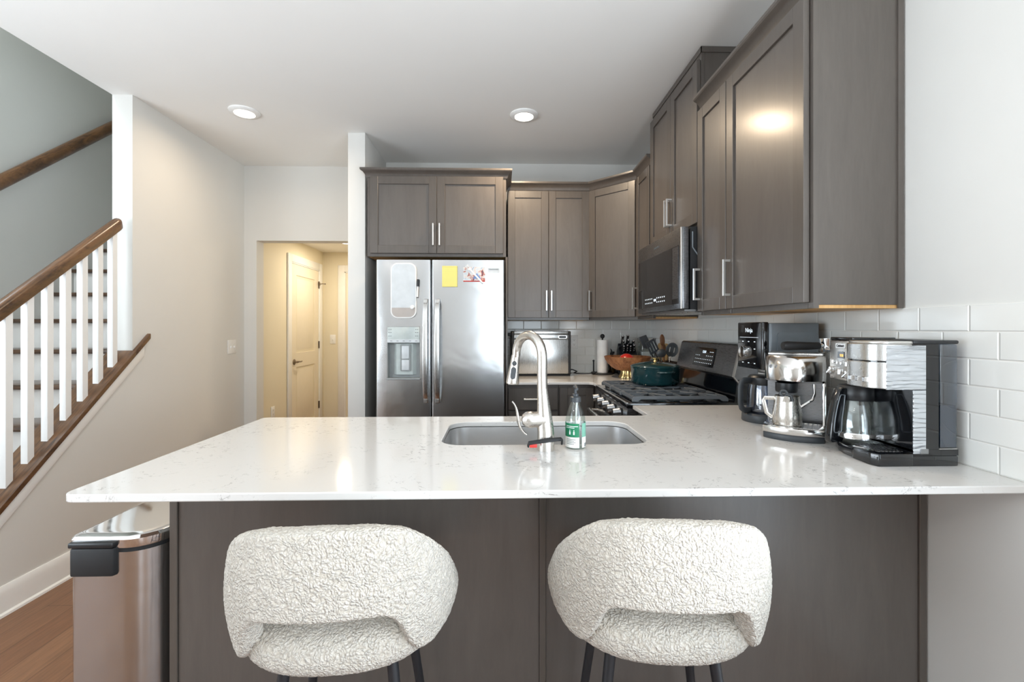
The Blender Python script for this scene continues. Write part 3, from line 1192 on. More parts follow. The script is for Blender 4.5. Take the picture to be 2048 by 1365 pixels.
for x0, x1 in ((-0.986, -0.963), (0.120, 0.140), (1.307, 1.330)):
    m = MB()
    m.box(x0, x1, 1.386, 1.398, 0.0, 0.893, 0.0015, 1)
    m.build('batten', 'cabinet_wood', pc, w=True)

# ------------------------------------------------------------------ worktops
def slab(name, outer, holes, z0, z1, label, bev=0.003):
    bm = bmesh.new()
    es = []
    for loop in [outer] + holes:
        vs = [bm.verts.new((x, y, z0)) for x, y in loop]
        es += [bm.edges.new((vs[i], vs[(i + 1) % len(vs)])) for i in range(len(vs))]
    bmesh.ops.triangle_fill(bm, use_beauty=True, use_dissolve=False, edges=es)
    bmesh.ops.dissolve_limit(bm, angle_limit=0.01, verts=bm.verts[:], edges=bm.edges[:])
    r = bmesh.ops.extrude_face_region(bm, geom=bm.faces[:])
    bmesh.ops.translate(bm, vec=(0, 0, z1 - z0), verts=[g for g in r['geom'] if isinstance(g, bmesh.types.BMVert)])
    mb = MB()
    mb.bm.free()
    mb.bm = bm
    cx = sum(p[0] for p in outer) / len(outer)
    cy = sum(p[1] for p in outer) / len(outer)
    o = mb.build(name, 'quartz', at=(cx, cy, z0), bevel=bev, ang=30)
    return tag(o, label, 'worktop')


SINK = rrect(-0.203, 0.515, 1.530, 1.905, 0.075, 8)
pen = (arc2(-1.035 + 0.03, 1.097 + 0.03, 0.03, pi, 1.5 * pi, 5) + [(XR - 0.001, 1.097), (XR - 0.001, 2.293), (0.672, 2.293)]
       + [(0.672, 2.075), (0.668, 2.055), (0.655, 2.038), (0.630, 2.027)] + arc2(-1.035 + 0.02, 2.027 - 0.02, 0.02, 0.5 * pi, pi, 4))
slab('countertop', pen, [SINK[::-1]], 0.894, 0.914, 'large white quartz peninsula worktop with fine grey veins and a sink cutout')
bk = [(0.0570, YB - 0.001), (0.0570, 3.303), (0.62, 3.303), (0.650, 3.296), (0.672, 3.270), (0.672, 3.062), (XR - 0.001, 3.062), (XR - 0.001, YB - 0.001)]
slab('countertop', bk, [], 0.894, 0.914, 'white quartz worktop along the back wall under the toaster oven')
# ------------------------------------------------------------------ refrigerator
FX0, FX1, FY = -0.876, 0.033, 3.245          # width, front plane of the doors
FG = -0.487                                   # gap between the doors
FT = 1.790
fr = thing('refrigerator', 'stainless side-by-side refrigerator with water dispenser in the dark niche', 'refrigerator', (-0.42, 3.6, 0))
m = MB()
m.box(FX0 + 0.006, FX1 - 0.006, FY + 0.075, 3.95, 0.02, FT - 0.02, 0.004)
m.box(FX0 + 0.02, FX1 - 0.02, FY + 0.06, FY + 0.075, 0.05, FT - 0.05)
m.build('body', 'slate_steel', fr, w=True)


def fridge_door(x0, x1, z0, z1, hole=None):
    """Door with rounded vertical edges and a slightly bowed face; hole = (x0, x1, z0, z1) opens a recess."""
    mb = MB()
    b = 0.012
    if not hole:
        mb.prism([(x0, FY + 0.065)] + arc2(x0 + b, FY + b, b, pi, 1.5 * pi, 5) + arc2(x1 - b, FY + b, b, 1.5 * pi, 2 * pi, 5) + [(x1, FY + 0.065)], 'z', z0, z1)
    else:
        hx0, hx1, hz0, hz1 = hole
        mb.prism([(x0, FY + 0.065)] + arc2(x0 + b, FY + b, b, pi, 1.5 * pi, 5) + [(hx0, FY), (hx0, FY + 0.065)], 'z', z0, z1)
        mb.prism([(hx1, FY + 0.065), (hx1, FY)] + arc2(x1 - b, FY + b, b, 1.5 * pi, 2 * pi, 5) + [(x1, FY + 0.065)], 'z', z0, z1)
        mb.box(hx0, hx1, FY, FY + 0.065, z0, hz0)
        mb.box(hx0, hx1, FY, FY + 0.065, hz1, z1)
        mb.box(hx0, hx1, FY + 0.060, FY + 0.065, hz0, hz1)
    return mb


DH = (-0.797, -0.567, 0.950, 1.316)
ld = fridge_door(FX0, FG - 0.003, 0.06, FT, DH).build('freezer_door', 'stainless', fr, w=True)
rd = fridge_door(FG + 0.003, FX1, 0.06, FT).build('refrigerator_door', 'stainless', fr, w=True)
# dispenser: control panel above, recess with paddle below
dp = bx('dispenser_panel', 'panel_grey', ld, DH[0] + 0.001, DH[1] - 0.001, FY - 0.004, FY + 0.05, 1.204, 1.315, 0.002, w=True)
m = MB()
m.box(DH[0] + 0.001, DH[1] - 0.001, FY - 0.006, FY - 0.003, 1.204, 1.226)
m.build('button_strip', 'board_white', dp, w=True, ang=0)
m = MB()
for z in (1.296, 1.275, 1.250):
    for x in (-0.783, -0.770, -0.595, -0.582):
        m.box(x - 0.004, x + 0.004, FY - 0.0048, FY - 0.0038, z - 0.002, z + 0.002)
for k in range(5):
    m.box(-0.775 + k * 0.044, -0.760 + k * 0.044, FY - 0.0068, FY - 0.0058, 1.214, 1.217)
m.build('icons', 'ink_grey', dp, w=True, ang=0)
rc = MB()
rc.box(DH[0] + 0.001, DH[0] + 0.004, FY + 0.001, FY + 0.058, 0.952, 1.203)
rc.box(DH[1] - 0.004, DH[1] - 0.001, FY + 0.001, FY + 0.058, 0.952, 1.203)
rc.box(DH[0] + 0.001, DH[1] - 0.001, FY + 0.050, FY + 0.058, 0.952, 1.203)
rc = rc.build('dispenser_recess', 'recess_grey', ld, w=True, ang=0)
m = MB()
m.prism([(-0.757, FY + 0.05), (-0.738, FY + 0.026), (-0.622, FY + 0.026), (-0.600, FY + 0.05)], 'z', 0.975, 1.195)
m.build('chute', 'panel_grey', rc, w=True, ang=20)
m = MB()
m.prism(rrect(-0.707, -0.635, 1.000, 1.190, 0.008), 'y', FY + 0.012, FY + 0.028)
pd = m.build('paddle', 'recess_grey', ld, w=True)
m = MB()
m.box(-0.697, -0.645, FY + 0.006, FY + 0.013, 1.088, 1.180, 0.003)
m.box(-0.697, -0.645, FY + 0.009, FY + 0.013, 1.008, 1.080, 0.002)
m.build('water_lever', 'board_white', pd, w=True)
m = MB()
m.box(DH[0] - 0.003, DH[1] + 0.003, FY - 0.010, FY + 0.05, 0.940, 0.953, 0.003)
m.build('drip_tray', 'recess_grey', ld, w=True)
# bowed handles
for nm, par, xh in (('handle', ld, FG - 0.036), ('handle', rd, FG + 0.046)):
    m = MB()
    rings = []
    N = 18
    for i in range(N + 1):
        t = i / N
        z = 0.778 + t * (1.512 - 0.778)
        bow = 0.052 * (sin(pi * t) ** 0.45 if 0 < t < 1 else 0.0)
        wd = 0.017 + 0.003 * sin(pi * t)
        yc = FY - 0.006 - bow
        rings.append([(xh - wd, yc + 0.004, z), (xh - wd * 0.8, yc - 0.007, z), (xh, yc - 0.010, z), (xh + wd * 0.8, yc - 0.007, z), (xh + wd, yc + 0.004, z), (xh + wd * 0.7, yc + 0.008, z), (xh - wd * 0.7, yc + 0.008, z)])
    m.loft(rings)
    for z in (0.795, 1.495):
        m.box(xh - 0.012, xh + 0.012, FY - 0.035, FY + 0.002, z - 0.012, z + 0.012)
    m.build('handle', 'stainless_plain', par, w=True, ang=50)
# badge
m = MB()
m.box(-0.087, -0.003, FY - 0.0015, FY, 1.700, 1.732)
bd_ = m.build('badge', 'board_white', rd, w=True, ang=0)
m = MB()
m.text('FRIGIDAIRE', 0.0135, at_front(-0.045, FY - 0.0018, 1.724))
m.build('lettering', 'ink_dark', bd_, w=True, ang=0)

# things on the refrigerator doors
wb = thing('whiteboard', 'tall white framed dry-erase board with a beige strip on the freezer door', 'whiteboard', (-0.680, FY, 1.375))
m = MB()
o1 = rrect(-0.091, 0.091, 0.0, 0.392, 0.050, 8)
m.prism(o1, 'y', -0.012, -0.001)
m.build('frame', 'white_plastic', wb, ang=35, bevel=0.003)
m = MB()
o2 = [p for p in rrect(-0.082, 0.082, 0.009, 0.383, 0.043, 8) if p[1] >= 0.075]
m.prism([(0.082, 0.075)] + [p for p in o2 if p[1] > 0.08] + [(-0.082, 0.075)], 'y', -0.0135, -0.0118)
m.build('writing_surface', 'board_white', wb, ang=0)
m = MB()
o3 = [p for p in rrect(-0.082, 0.082, 0.009, 0.383, 0.043, 8) if p[1] < 0.074]
m.prism([(-0.082, 0.075)] + o3 + [(0.082, 0.075)], 'y', -0.0132, -0.0118)
m.build('pin_strip', 'board_beige', wb, ang=0, label='beige felt strip along the bottom')
m = MB()
m.lathe([(0, 0), (0.015, 0), (0.015, 0.006), (0.011, 0.010), (0, 0.011)], 20, M=at_front(-0.618, FY - 0.0137, 1.453))
tag(m.build('magnet', 'white_plastic', at=(-0.618, FY - 0.014, 1.453)), 'round white magnet at the lower corner of the whiteboard', 'magnet')
mk = thing('marker', 'black capped white marker clipped to the side of the whiteboard', 'marker', (-0.583, FY - 0.012, 1.525))
m = MB()
m.tube([(0, -0.002, 0), (0.004, -0.002, 0.075)], 0.0065, 12)
m.build('barrel', 'white_plastic', mk)
m = MB()
m.tube([(0.004, -0.002, 0.075), (0.0065, -0.002, 0.125)], 0.0085, 12)
m.tube([(-0.0003, -0.002, -0.004), (0.0, -0.002, 0.002)], 0.006, 12)
m.build('cap', 'black_plastic', mk)
np_ = thing('notepad', 'yellow lined notepad on the upper corner of the refrigerator door', 'notepad', (-0.356, FY, 1.672))
m = MB()
m.box(-0.053, 0.053, -0.011, -0.001, -0.073, 0.073)
m.build('pages', 'notepad_paper', np_, ang=0)
m = MB()
m.box(-0.053, 0.053, -0.0115, -0.0105, 0.066, 0.074)
m.build('binding', 'notepad_paper', np_, ang=0)
pcd = thing('postcard', 'picture postcard with a red lower edge on the refrigerator door', 'postcard', (-0.183, FY, 1.687))
m = MB()
m.box(-0.077, 0.077, -0.003, -0.001, -0.052, 0.052)
m.build('print', 'postcard_print', pcd, ang=0)
m = MB()
m.box(-0.077, 0.077, -0.0036, -0.0028, -0.052, -0.044)
m.build('border', 'red_enamel', pcd, ang=0, label='red strip along the lower edge')
m = MB()
m.prism([(-0.01, -0.030), (0.012, 0.006), (0.022, 0.006), (0.05, -0.030)], 'y', -0.0036, -0.0028)
m.build('mountain', 'note_blue', pcd, ang=0, label='blue mountain with a pale top')
fm = thing('fork_magnet', 'white fork shaped magnet lying slantwise over the postcard', 'magnet', (-0.183, FY - 0.004, 1.690), 0)
m = MB()
T = Matrix.Rotation(radians(47), 4, 'Y')
m.box(-0.042, 0.092, -0.007, -0.002, -0.006, 0.006, 0.002, M=T)
m.box(-0.056, -0.040, -0.007, -0.002, -0.013, 0.013, 0.003, M=T)
for q in (-0.010, -0.003, 0.004, 0.010):
    m.box(-0.082, -0.054, -0.006, -0.002, q - 0.0018, q + 0.0018, M=T)
m.build('fork', 'white_plastic', fm)

# ------------------------------------------------------------------ undermount sink
sk = thing('sink', 'stainless undermount sink sunk into the peninsula worktop', 'sink', (0.156, 1.717, 0.68))
m = MB()
rings = []
for inset, z, r in ((-0.012, 0.893, 0.080), (0.001, 0.893, 0.075), (0.006, 0.80, 0.070), (0.010, 0.70, 0.065), (0.035, 0.682, 0.05), (0.08, 0.678, 0.03)):
    rings.append([(x, y, z) for x, y in rrect(-0.203 + inset, 0.515 - inset, 1.530 + inset, 1.905 - inset, r, 8)])
m.loft(rings, False, True)
m.build('bowl', 'sink_steel', sk, w=True, ang=60, flip=False)
m = MB()
m.lathe([(0, 0.0), (0.045, 0.0), (0.045, 0.003), (0.030, 0.004), (0.028, 0.001), (0, 0.001)], 24, c=(0.156, 1.78, 0.6785))
m.build('drain', 'chrome', sk, w=True)

# ------------------------------------------------------------------ faucet
fc = thing('faucet', 'brushed nickel gooseneck kitchen faucet with pull-down spray in front of the sink', 'faucet', (0.147, 1.460, 0.914))
m = MB()
m.lathe([(0.0, 0.0), (0.0272, 0.0), (0.0272, 0.055), (0.0268, 0.075), (0.0240, 0.11), (0.0195, 0.16), (0.0168, 0.20), (0.0, 0.20)], 32)
for v in m.bm.verts:
    v.co.x -= 0.011 * max(0.0, (v.co.z - 0.05) / 0.15)
m.build('body', 'nickel', fc)
m = MB()
dx, dy = -0.092, 0.130
NX = -0.012
pts = [(-0.011, 0, 0.199), (NX, 0, 0.25)]
for i in range(0, 21):
    a = pi * i / 20
    h = (1 - cos(a)) / 2
    pts.append((NX + (dx - NX) * h * 0.98, dy * h * 0.98, 0.300 + 0.068 * sin(a)))
pts.append((dx * 0.99, dy * 0.99, 0.292))
nk = [0.0168] + [0.0162 - 0.0022 * i / (len(pts) - 2) for i in range(len(pts) - 1)]
m.tube(pts, nk, 24)
m.build('spout', 'nickel', fc, ang=60)
sp = MB()
T = Matrix.Translation((dx, dy, 0.0)) @ Matrix.Translation((0, 0, 0.296)) @ Matrix.Rotation(radians(7), 4, 'Y')
sp.lathe([(0.0, 0.0), (0.0148, 0.0), (0.0150, -0.012), (0.0165, -0.040), (0.0205, -0.075), (0.0228, -0.095), (0.0215, -0.100), (0.0, -0.100)], 28, M=T)
spo = sp.build('spray_head', 'nickel', fc, ang=50)
b_ = MB()
b_.ball((0, 0, 0), 0.0085, 14, (1, 0.5, 1), M=T @ Matrix.Translation((-0.002, -0.0155, -0.027)))
b_.prism(rrect(-0.009, 0.009, -0.021, 0.021, 0.0085), 'y', -0.004, 0.004, M=T @ Matrix.Translation((-0.002, -0.0185, -0.061)) @ Matrix.Rotation(radians(-8), 4, 'X'))
b_.build('spray_button', 'charcoal_plastic', spo)
m = MB()
T = Matrix.Translation((-0.012, 0, 0.098)) @ Matrix.Rotation(radians(-90), 4, 'Y') @ Matrix.Rotation(0, 4, 'Z')
m.lathe([(0.0, -0.01), (0.026, -0.01), (0.025, 0.028), (0.0265, 0.030), (0.0265, 0.040), (0.024, 0.052), (0.016, 0.063), (0.0, 0.067)], 28, M=T)
hb = m.build('valve', 'nickel', fc, ang=40)
m = MB()
pts = bez((-0.060, -0.004, 0.052), (-0.088, -0.01, 0.085), (-0.094, -0.012, 0.118), (-0.100, -0.012, 0.125), 8)[:-1] + bez((-0.091, -0.012, 0.116), (-0.088, -0.012, 0.145), (-0.094, -0.012, 0.168), (-0.116, -0.012, 0.180), 10)
pts = bez((-0.062, -0.006, 0.052), (-0.104, -0.010, 0.080), (-0.078, -0.012, 0.128), (-0.108, -0.012, 0.158), 18)
rr = [0.006 + 0.0035 * sin(pi * min(1, i / 18 * 1.2)) for i in range(19)]
m.tube(pts, rr, 14, flat=(1.25, 0.5))
m.build('lever', 'nickel', fc, ang=60)
cl = thing('plastic_band', 'black plastic band with a red tab hung round the foot of the faucet', 'clip', (0.147, 1.460, 0.945))
m = MB()
pts = [(-0.058, -0.016, -0.014), (-0.056, -0.026, -0.002), (-0.03, -0.034, 0.004), (0.0, -0.037, 0.008), (0.03, -0.034, 0.011), (0.046, -0.026, 0.010), (0.050, -0.018, 0.004), (0.050, -0.012, -0.008)]
m.tube(pts, 0.0055, 10, flat=(0.6, 1.2))
m.build('band', 'matte_black', cl)
m = MB()
m.box(-0.054, -0.030, -0.030, -0.024, -0.016, -0.004, 0.002)
m.build('tab', 'red_plastic', cl, label='red tab')

# ------------------------------------------------------------------ soap bottle
sb = thing('soap_bottle', 'clear dish soap bottle with green and white label and pump beside the faucet', 'bottle', (0.2475, 1.490, 0.914))
BP = [(0.0, 0.0005), (0.029, 0.0005), (0.0325, 0.005), (0.0325, 0.088), (0.031, 0.100), (0.025, 0.122), (0.0175, 0.142), (0.0145, 0.148), (0.0145, 0.152), (0.0, 0.152)]
m = MB()
m.lathe(BP, 36)
m.build('bottle', 'bottle_glass', sb, ang=50)


def wrap(mb, r, a0, a1, z0, z1, t=0.0006, n=16):
    rings = []
    for i in range(n + 1):
        a = radians(a0 + (a1 - a0) * i / n)
        rings.append([(r * cos(a), r * sin(a), z0), ((r + t) * cos(a), (r + t) * sin(a), z0), ((r + t) * cos(a), (r + t) * sin(a), z1), (r * cos(a), r * sin(a), z1)])
    mb.loft(rings)


m = MB()
wrap(m, 0.0327, 150, 282, 0.040, 0.084)
lb = m.build('label', 'label_green', sb, label='green label band')
m = MB()
wrap(m, 0.0327, 300, 385, 0.040, 0.084)
wrap(m, 0.0327, 300, 385, 0.0405, 0.046, 0.0009)
m.build('label', 'label_mint', sb, label='pale green label band')
m = MB()
wrap(m, 0.0327, 150, 282, 0.006, 0.040)
wrap(m, 0.0327, 300, 385, 0.006, 0.040)
wl = m.build('label', 'label_white', sb, label='white lower label')
m = MB()
for k in range(4):
    wrap(m, 0.0333, 205, 262 - 9 * (k % 2), 0.032 - k * 0.005, 0.0335 - k * 0.005, 0.0003, 8)
for k in range(6):
    wrap(m, 0.0333, 318 + k * 4, 320 + k * 4, 0.008, 0.020, 0.0003, 2)
m.build('print', 'ink_grey', wl, ang=0)
m = MB()
for z, a1 in ((0.074, 275), (0.069, 255)):
    wrap(m, 0.0333, 200, a1, z, z + 0.0018, 0.0003, 8)
for a in (228, 252):
    wrap(m, 0.0333, a - 4, a + 4, 0.048, 0.058, 0.0003, 3)
    wrap(m, 0.0333, a - 1.5, a + 1.5, 0.058, 0.064, 0.0003, 3)
m.build('print', 'ink_white', lb, ang=0)
m = MB()
m.lathe([(0, 0.150), (0.0175, 0.150), (0.0175, 0.166), (0.010, 0.169), (0.010, 0.176), (0.005, 0.177), (0.0045, 0.196), (0.0, 0.196)], 24)
m.tube([(0, 0.004, 0.198), (0.0, -0.010, 0.199), (0.0, -0.030, 0.195)], [0.0075, 0.006, 0.0045], 12)
m.build('pump', 'charcoal_plastic', sb, ang=40)
m = MB()
m.tube([(0.004, 0, 0.148), (0.001, 0, 0.08), (0.002, 0, 0.012)], 0.0028, 8)
m.build('dip_tube', 'white_plastic', sb)

# ------------------------------------------------------------------ range
RY0, RY1 = 2.299, 3.056
rg = thing('gas_range', 'black and stainless gas range between the two worktops on the right', 'stove', (1.0, 2.68, 0))
m = MB()
m.box(0.675, 1.325, RY0, RY1, 0.03, 0.895)
m.build('body', 'dark_steel', rg, w=True, ang=0)
m = MB()
m.box(0.645, 1.326, RY0, RY1, 0.897, 0.924, 0.003)
m.box(0.70, 1.19, RY0 + 0.03, RY1 - 0.03, 0.924, 0.926)
m.build('cooktop', 'gloss_black', rg, w=True)
m = MB()
m.tube([(0.648, RY0 + 0.002, 0.9225), (0.648, RY1 - 0.002, 0.9225)], 0.004, 8)
m.build('edge_trim', 'pull_nickel', rg, w=True)
# control panel with knobs
m = MB()
m.prism([(0.676, 0.896), (0.648, 0.896), (0.640, 0.822), (0.676, 0.806)], 'y', RY0 + 0.001, RY1 - 0.001)
cp = m.build('control_panel', 'dark_steel', rg, w=True, ang=0)
for k in range(5):
    y = 2.415 + k * 0.130
    T = Matrix.Translation((0.6435, y, 0.858)) @ Matrix.Rotation(radians(-96), 4, 'Y')
    kb = MB()
    kb.lathe([(0, 0), (0.024, 0), (0.026, 0.006), (0.0235, 0.010), (0.0225, 0.040), (0.020, 0.044), (0, 0.044)], 28, M=T)
    ko = kb.build('knob', 'slate_steel', cp, w=True, ang=35)
    kb = MB()
    kb.lathe([(0.0, 0.0), (0.026, 0.0), (0.026, 0.003), (0.0, 0.003)], 28, M=T)
    kb.box(-0.019, 0.019, -0.0015, 0.0015, 0.0435, 0.045, M=T)
    kb.build('bezel', 'black_plastic', ko, w=True)
m = MB()
m.box(0.640, 0.674, RY0 + 0.004, RY1 - 0.004, 0.22, 0.800, 0.004)
od = m.build('oven_door', 'dark_steel', rg, w=True)
m = MB()
m.box(0.637, 0.641, RY0 + 0.09, RY1 - 0.09, 0.34, 0.66)
m.build('window', 'gloss_black', od, w=True)
m = MB()
m.tube([(0.592, RY0 + 0.04, 0.768), (0.592, RY1 - 0.04, 0.768)], 0.0115, 14)
for y in (RY0 + 0.07, RY1 - 0.07):
    m.tube([(0.640, y, 0.768), (0.592, y, 0.768)], 0.009, 10)
m.build('handle', 'stainless_plain', od, w=True)
m = MB()
m.box(0.642, 0.674, RY0 + 0.004, RY1 - 0.004, 0.06, 0.212, 0.004)
m.build('drawer', 'dark_steel', rg, w=True)
# burners
for bx_, by_, br_ in ((0.80, 2.46, 0.045), (0.80, 2.90, 0.055), (1.07, 2.46, 0.038), (1.07, 2.90, 0.045), (0.935, 2.68, 0.050)):
    m = MB()
    m.lathe([(0, 0), (br_ + 0.012, 0), (br_ + 0.010, 0.004), (br_, 0.006), (br_, 0.012), (br_ * 0.8, 0.017), (0, 0.018)], 24, c=(bx_, by_, 0.926))
    m.build('burner', 'matte_black', rg, w=True)
# three cast iron grates
GZ0, GZ1 = 0.938, 0.956
for gi in range(3):
    ya = RY0 + 0.022 + gi * 0.2385
    yb = ya + 0.234
    m = MB()
    xa, xb = 0.678, 1.178
    rail = 0.012
    for y in (ya, yb - rail):
        m.prism([(xa, 0.9265), (xa + 0.03, 0.9265), (xa + 0.045, GZ0), (xb - 0.045, GZ0), (xb - 0.03, 0.9265), (xb, 0.9265), (xb, GZ0 + 0.006), (xb - 0.015, GZ1), (xa + 0.015, GZ1), (xa, GZ0 + 0.006)], 'y', y, y + rail, 0.002, 1)
    m.box(xa + 0.004, xa + 0.018, ya + rail, yb - rail, GZ0 - 0.004, GZ1 - 0.002, 0.002, 1)
    m.box(xb - 0.018, xb - 0.004, ya + rail, yb - rail, GZ0 - 0.004, GZ1 - 0.002, 0.002, 1)
    ym = (ya + yb) / 2
    m.box(xa + 0.018, xb - 0.018, ym - 0.0045, ym + 0.0045, GZ0 + 0.008, GZ1, 0.001, 1)
    for xm in (0.800, 0.935, 1.07):
        m.box(xm - 0.0045, xm + 0.0045, ya + rail, yb - rail, GZ0 + 0.008, GZ1, 0.001, 1)
    for xm in (0.800, 1.07):
        for sg in (-1, 1):
            T = Matrix.Translation((xm, ym, 0)) @ Matrix.Rotation(sg * pi / 4, 4, 'Z')
            m.box(-0.10, 0.10, -0.0035, 0.0035, GZ0 + 0.009, GZ1 - 0.001, 0.001, 1, M=T)
    # row of ribs along the front edge (scalloped front)
    for q in range(3):
        yq = ya + 0.045 + q * 0.060
        m.box(xa + 0.016, xa + 0.075, yq, yq + 0.008, GZ0 + 0.006, GZ1, 0.001, 1)
    m.build('grate', 'cast_iron', rg, w=True)
# backguard: lower riser, leaning panel, end trims
m = MB()
BG = [(1.326, 0.924), (1.205, 0.924), (1.212, 1.030), (1.196, 1.055), (1.190, 1.062), (1.228, 1.222), (1.240, 1.230), (1.326, 1.230)]
m.prism([(1.326, 0.924), (1.200, 0.924), (1.214, 1.040), (1.326, 1.040)], 'y', RY0 + 0.004, RY1 - 0.004)
m.build('riser', 'gloss_black', rg, w=True, ang=0)
m = MB()
m.prism([(1.326, 1.040), (1.214, 1.040), (1.193, 1.056), (1.229, 1.214), (1.240, 1.222), (1.326, 1.222)], 'y', RY0 + 0.012, RY1 - 0.004)
bg = m.build('backguard', 'dark_steel', rg, w=True, ang=0)
m = MB()
m.prism([(1.222, 1.018), (1.190, 1.055), (1.226, 1.216), (1.238, 1.225), (1.244, 1.219), (1.234, 1.210), (1.199, 1.056), (1.228, 1.022)], 'y', RY0, RY0 + 0.0115)
m.build('end_trim', 'pull_nickel', rg, w=True, ang=0)
# control display on the leaning panel
lean = math.atan2(1.229 - 1.193, 1.214 - 1.056)
Tm = Matrix.Translation((1.2095, 2.675, 1.135)) @ Matrix.Rotation(-pi / 2, 4, 'Z') @ Matrix.Rotation(pi / 2 - lean, 4, 'X')
m = MB()
m.box(-0.130, 0.130, -0.056, 0.056, 0.0, 0.003, M=Tm)
dsp = m.build('display', 'gloss_black', bg, w=True, ang=0)
m = MB()
m.text('12:01', 0.022, Tm @ Matrix.Translation((0.0, 0.030, 0.0034)))
m.build('clock', 'display_white', dsp, w=True, ang=0)
m = MB()
for r_ in range(3):
    for c_ in range(10):
        if r_ == 0 and 3 <= c_ <= 5:
            continue
        m.box(-0.108 + c_ * 0.0235, -0.098 + c_ * 0.0235, 0.006 - r_ * 0.022, 0.0095 - r_ * 0.022, 0.003, 0.0036, M=Tm)
for c_ in range(3):
    m.box(0.070 + c_ * 0.018, 0.080 + c_ * 0.018, 0.030, 0.034, 0.003, 0.0036, M=Tm)
m.build('key_markings', 'glyph_white', dsp, w=True, ang=0)

# dutch oven on the grates
PZ = GZ1 + 0.0005
po = thing('dutch_oven', 'dark teal enamelled dutch oven with a gold knob on the range grate', 'pot', (0.972, 2.835, PZ))
m = MB()
m.lathe([(0, 0), (0.128, 0), (0.140, 0.006), (0.1455, 0.02), (0.1475, 0.095), (0.1495, 0.103), (0.1465, 0.106), (0, 0.106)], 56)
m.build('pot', 'teal_enamel', po, ang=50)
m = MB()
m.lathe([(0, 0.106), (0.1475, 0.106), (0.150, 0.110), (0.148, 0.115), (0.135, 0.121), (0.095, 0.131), (0.045, 0.138), (0.028, 0.139), (0, 0.139)], 56)
ld_ = m.build('lid', 'teal_enamel', po, ang=50)
m = MB()
m.lathe([(0, 0.138), (0.012, 0.138), (0.0085, 0.144), (0.0085, 0.150), (0.024, 0.159), (0.025, 0.163), (0.0, 0.165)], 28)
m.build('knob', 'brass', ld_, ang=40, label='gold coloured knob')
for a in (radians(-84), radians(96)):
    m = MB()
    T = Matrix.Rotation(a, 4, 'Z')
    pts = [(0.144, -0.048, 0.084), (0.166, -0.040, 0.085), (0.180, -0.018, 0.086), (0.182, 0.0, 0.086), (0.180, 0.018, 0.086), (0.166, 0.040, 0.085), (0.144, 0.048, 0.084)]
    m.tube(pts, 0.009, 12, M=T, flat=(1.0, 0.8))
    m.build('handle', 'teal_enamel', po, ang=60)

# ------------------------------------------------------------------ microwave
mw = thing('microwave', 'dark over-the-range microwave under the ceiling-high cabinet', 'microwave', (1.13, 2.667, 1.40))
MX = 0.925
MY0, MY1 = 2.306, 3.030
m = MB()
m.box(MX + 0.048, 1.326, MY0 + 0.002, MY1 - 0.002, 1.402, 1.826)
m.build('body', 'matte_black', mw, w=True, ang=0)
m = MB()
m.box(MX + 0.02, 1.32, MY0 + 0.004, MY1 - 0.004, 1.393, 1.402)
un = m.build('underside', 'slate_steel', mw, w=True, ang=0)
m = MB()
for a, b2 in ((2.36, 2.62), (2.70, 2.96)):
    m.box(1.02, 1.20, a, b2, 1.389, 1.3935)
m.build('grease_filter', 'stainless_plain', un, w=True, ang=0)
m = MB()
m.box(MX, MX + 0.040, MY0, MY1, 1.404, 1.826, 0.004)
md = m.build('door', 'dark_steel', mw, w=True)
m = MB()
m.box(MX - 0.002, MX + 0.001, MY0 + 0.030, MY1 - 0.014, 1.432, 1.736)
gl = m.build('door_glass', 'gloss_black', md, w=True, ang=0)
m = MB()
m.box(MX - 0.0035, MX - 0.0022, MY0 + 0.035, MY0 + 0.11, 1.46, 1.73)
m.build('handle_zone', 'dark_steel', gl, w=True, ang=0)
Tm = Matrix.Translation((MX - 0.0026, 2.70, 1.468)) @ Matrix.Rotation(-pi / 2, 4, 'Z') @ Matrix.Rotation(pi / 2, 4, 'X')
m = MB()
for r_ in range(2):
    for c_ in range(12):
        if c_ in (5, 6):
            continue
        m.box(-0.175 + c_ * 0.030, -0.163 + c_ * 0.030, -0.006 - r_ * 0.024 + 0.018, 0.001 - r_ * 0.024 + 0.018, 0, 0.0005, M=Tm)
m.build('key_markings', 'glyph_white', gl, w=True, ang=0)
m = MB()
m.text('12:01', 0.020, Tm @ Matrix.Translation((0.005, 0.004, 0.0002)))
m.build('clock', 'display_white', gl, w=True, ang=0)
m = MB()
m.text('FRIGIDAIRE', 0.018, Matrix.Translation((MX - 0.0006, 2.667, 1.780)) @ Matrix.Rotation(-pi / 2, 4, 'Z') @ Matrix.Rotation(pi / 2, 4, 'X'))
m.build('lettering', 'ink_grey', md, w=True, ang=0)
m = MB()
m.box(MX - 0.003, MX + 0.007, MY0 - 0.003, MY0 + 0.006, 1.404, 1.824, 0.002)
m.build('edge_trim', 'pull_nickel', md, w=True)
m = MB()
m.tube([(MX + 0.06, MY0 + 0.001, 1.80), (MX + 0.06, MY0 + 0.001, 1.72), (MX + 0.095, MY0 + 0.001, 1.67), (MX + 0.095, MY0 + 0.001, 1.415)], 0.004, 6)
m.build('vent_edge', 'steel_grey_paint', mw, w=True)
# ------------------------------------------------------------------ back worktop things
CT = 0.9142
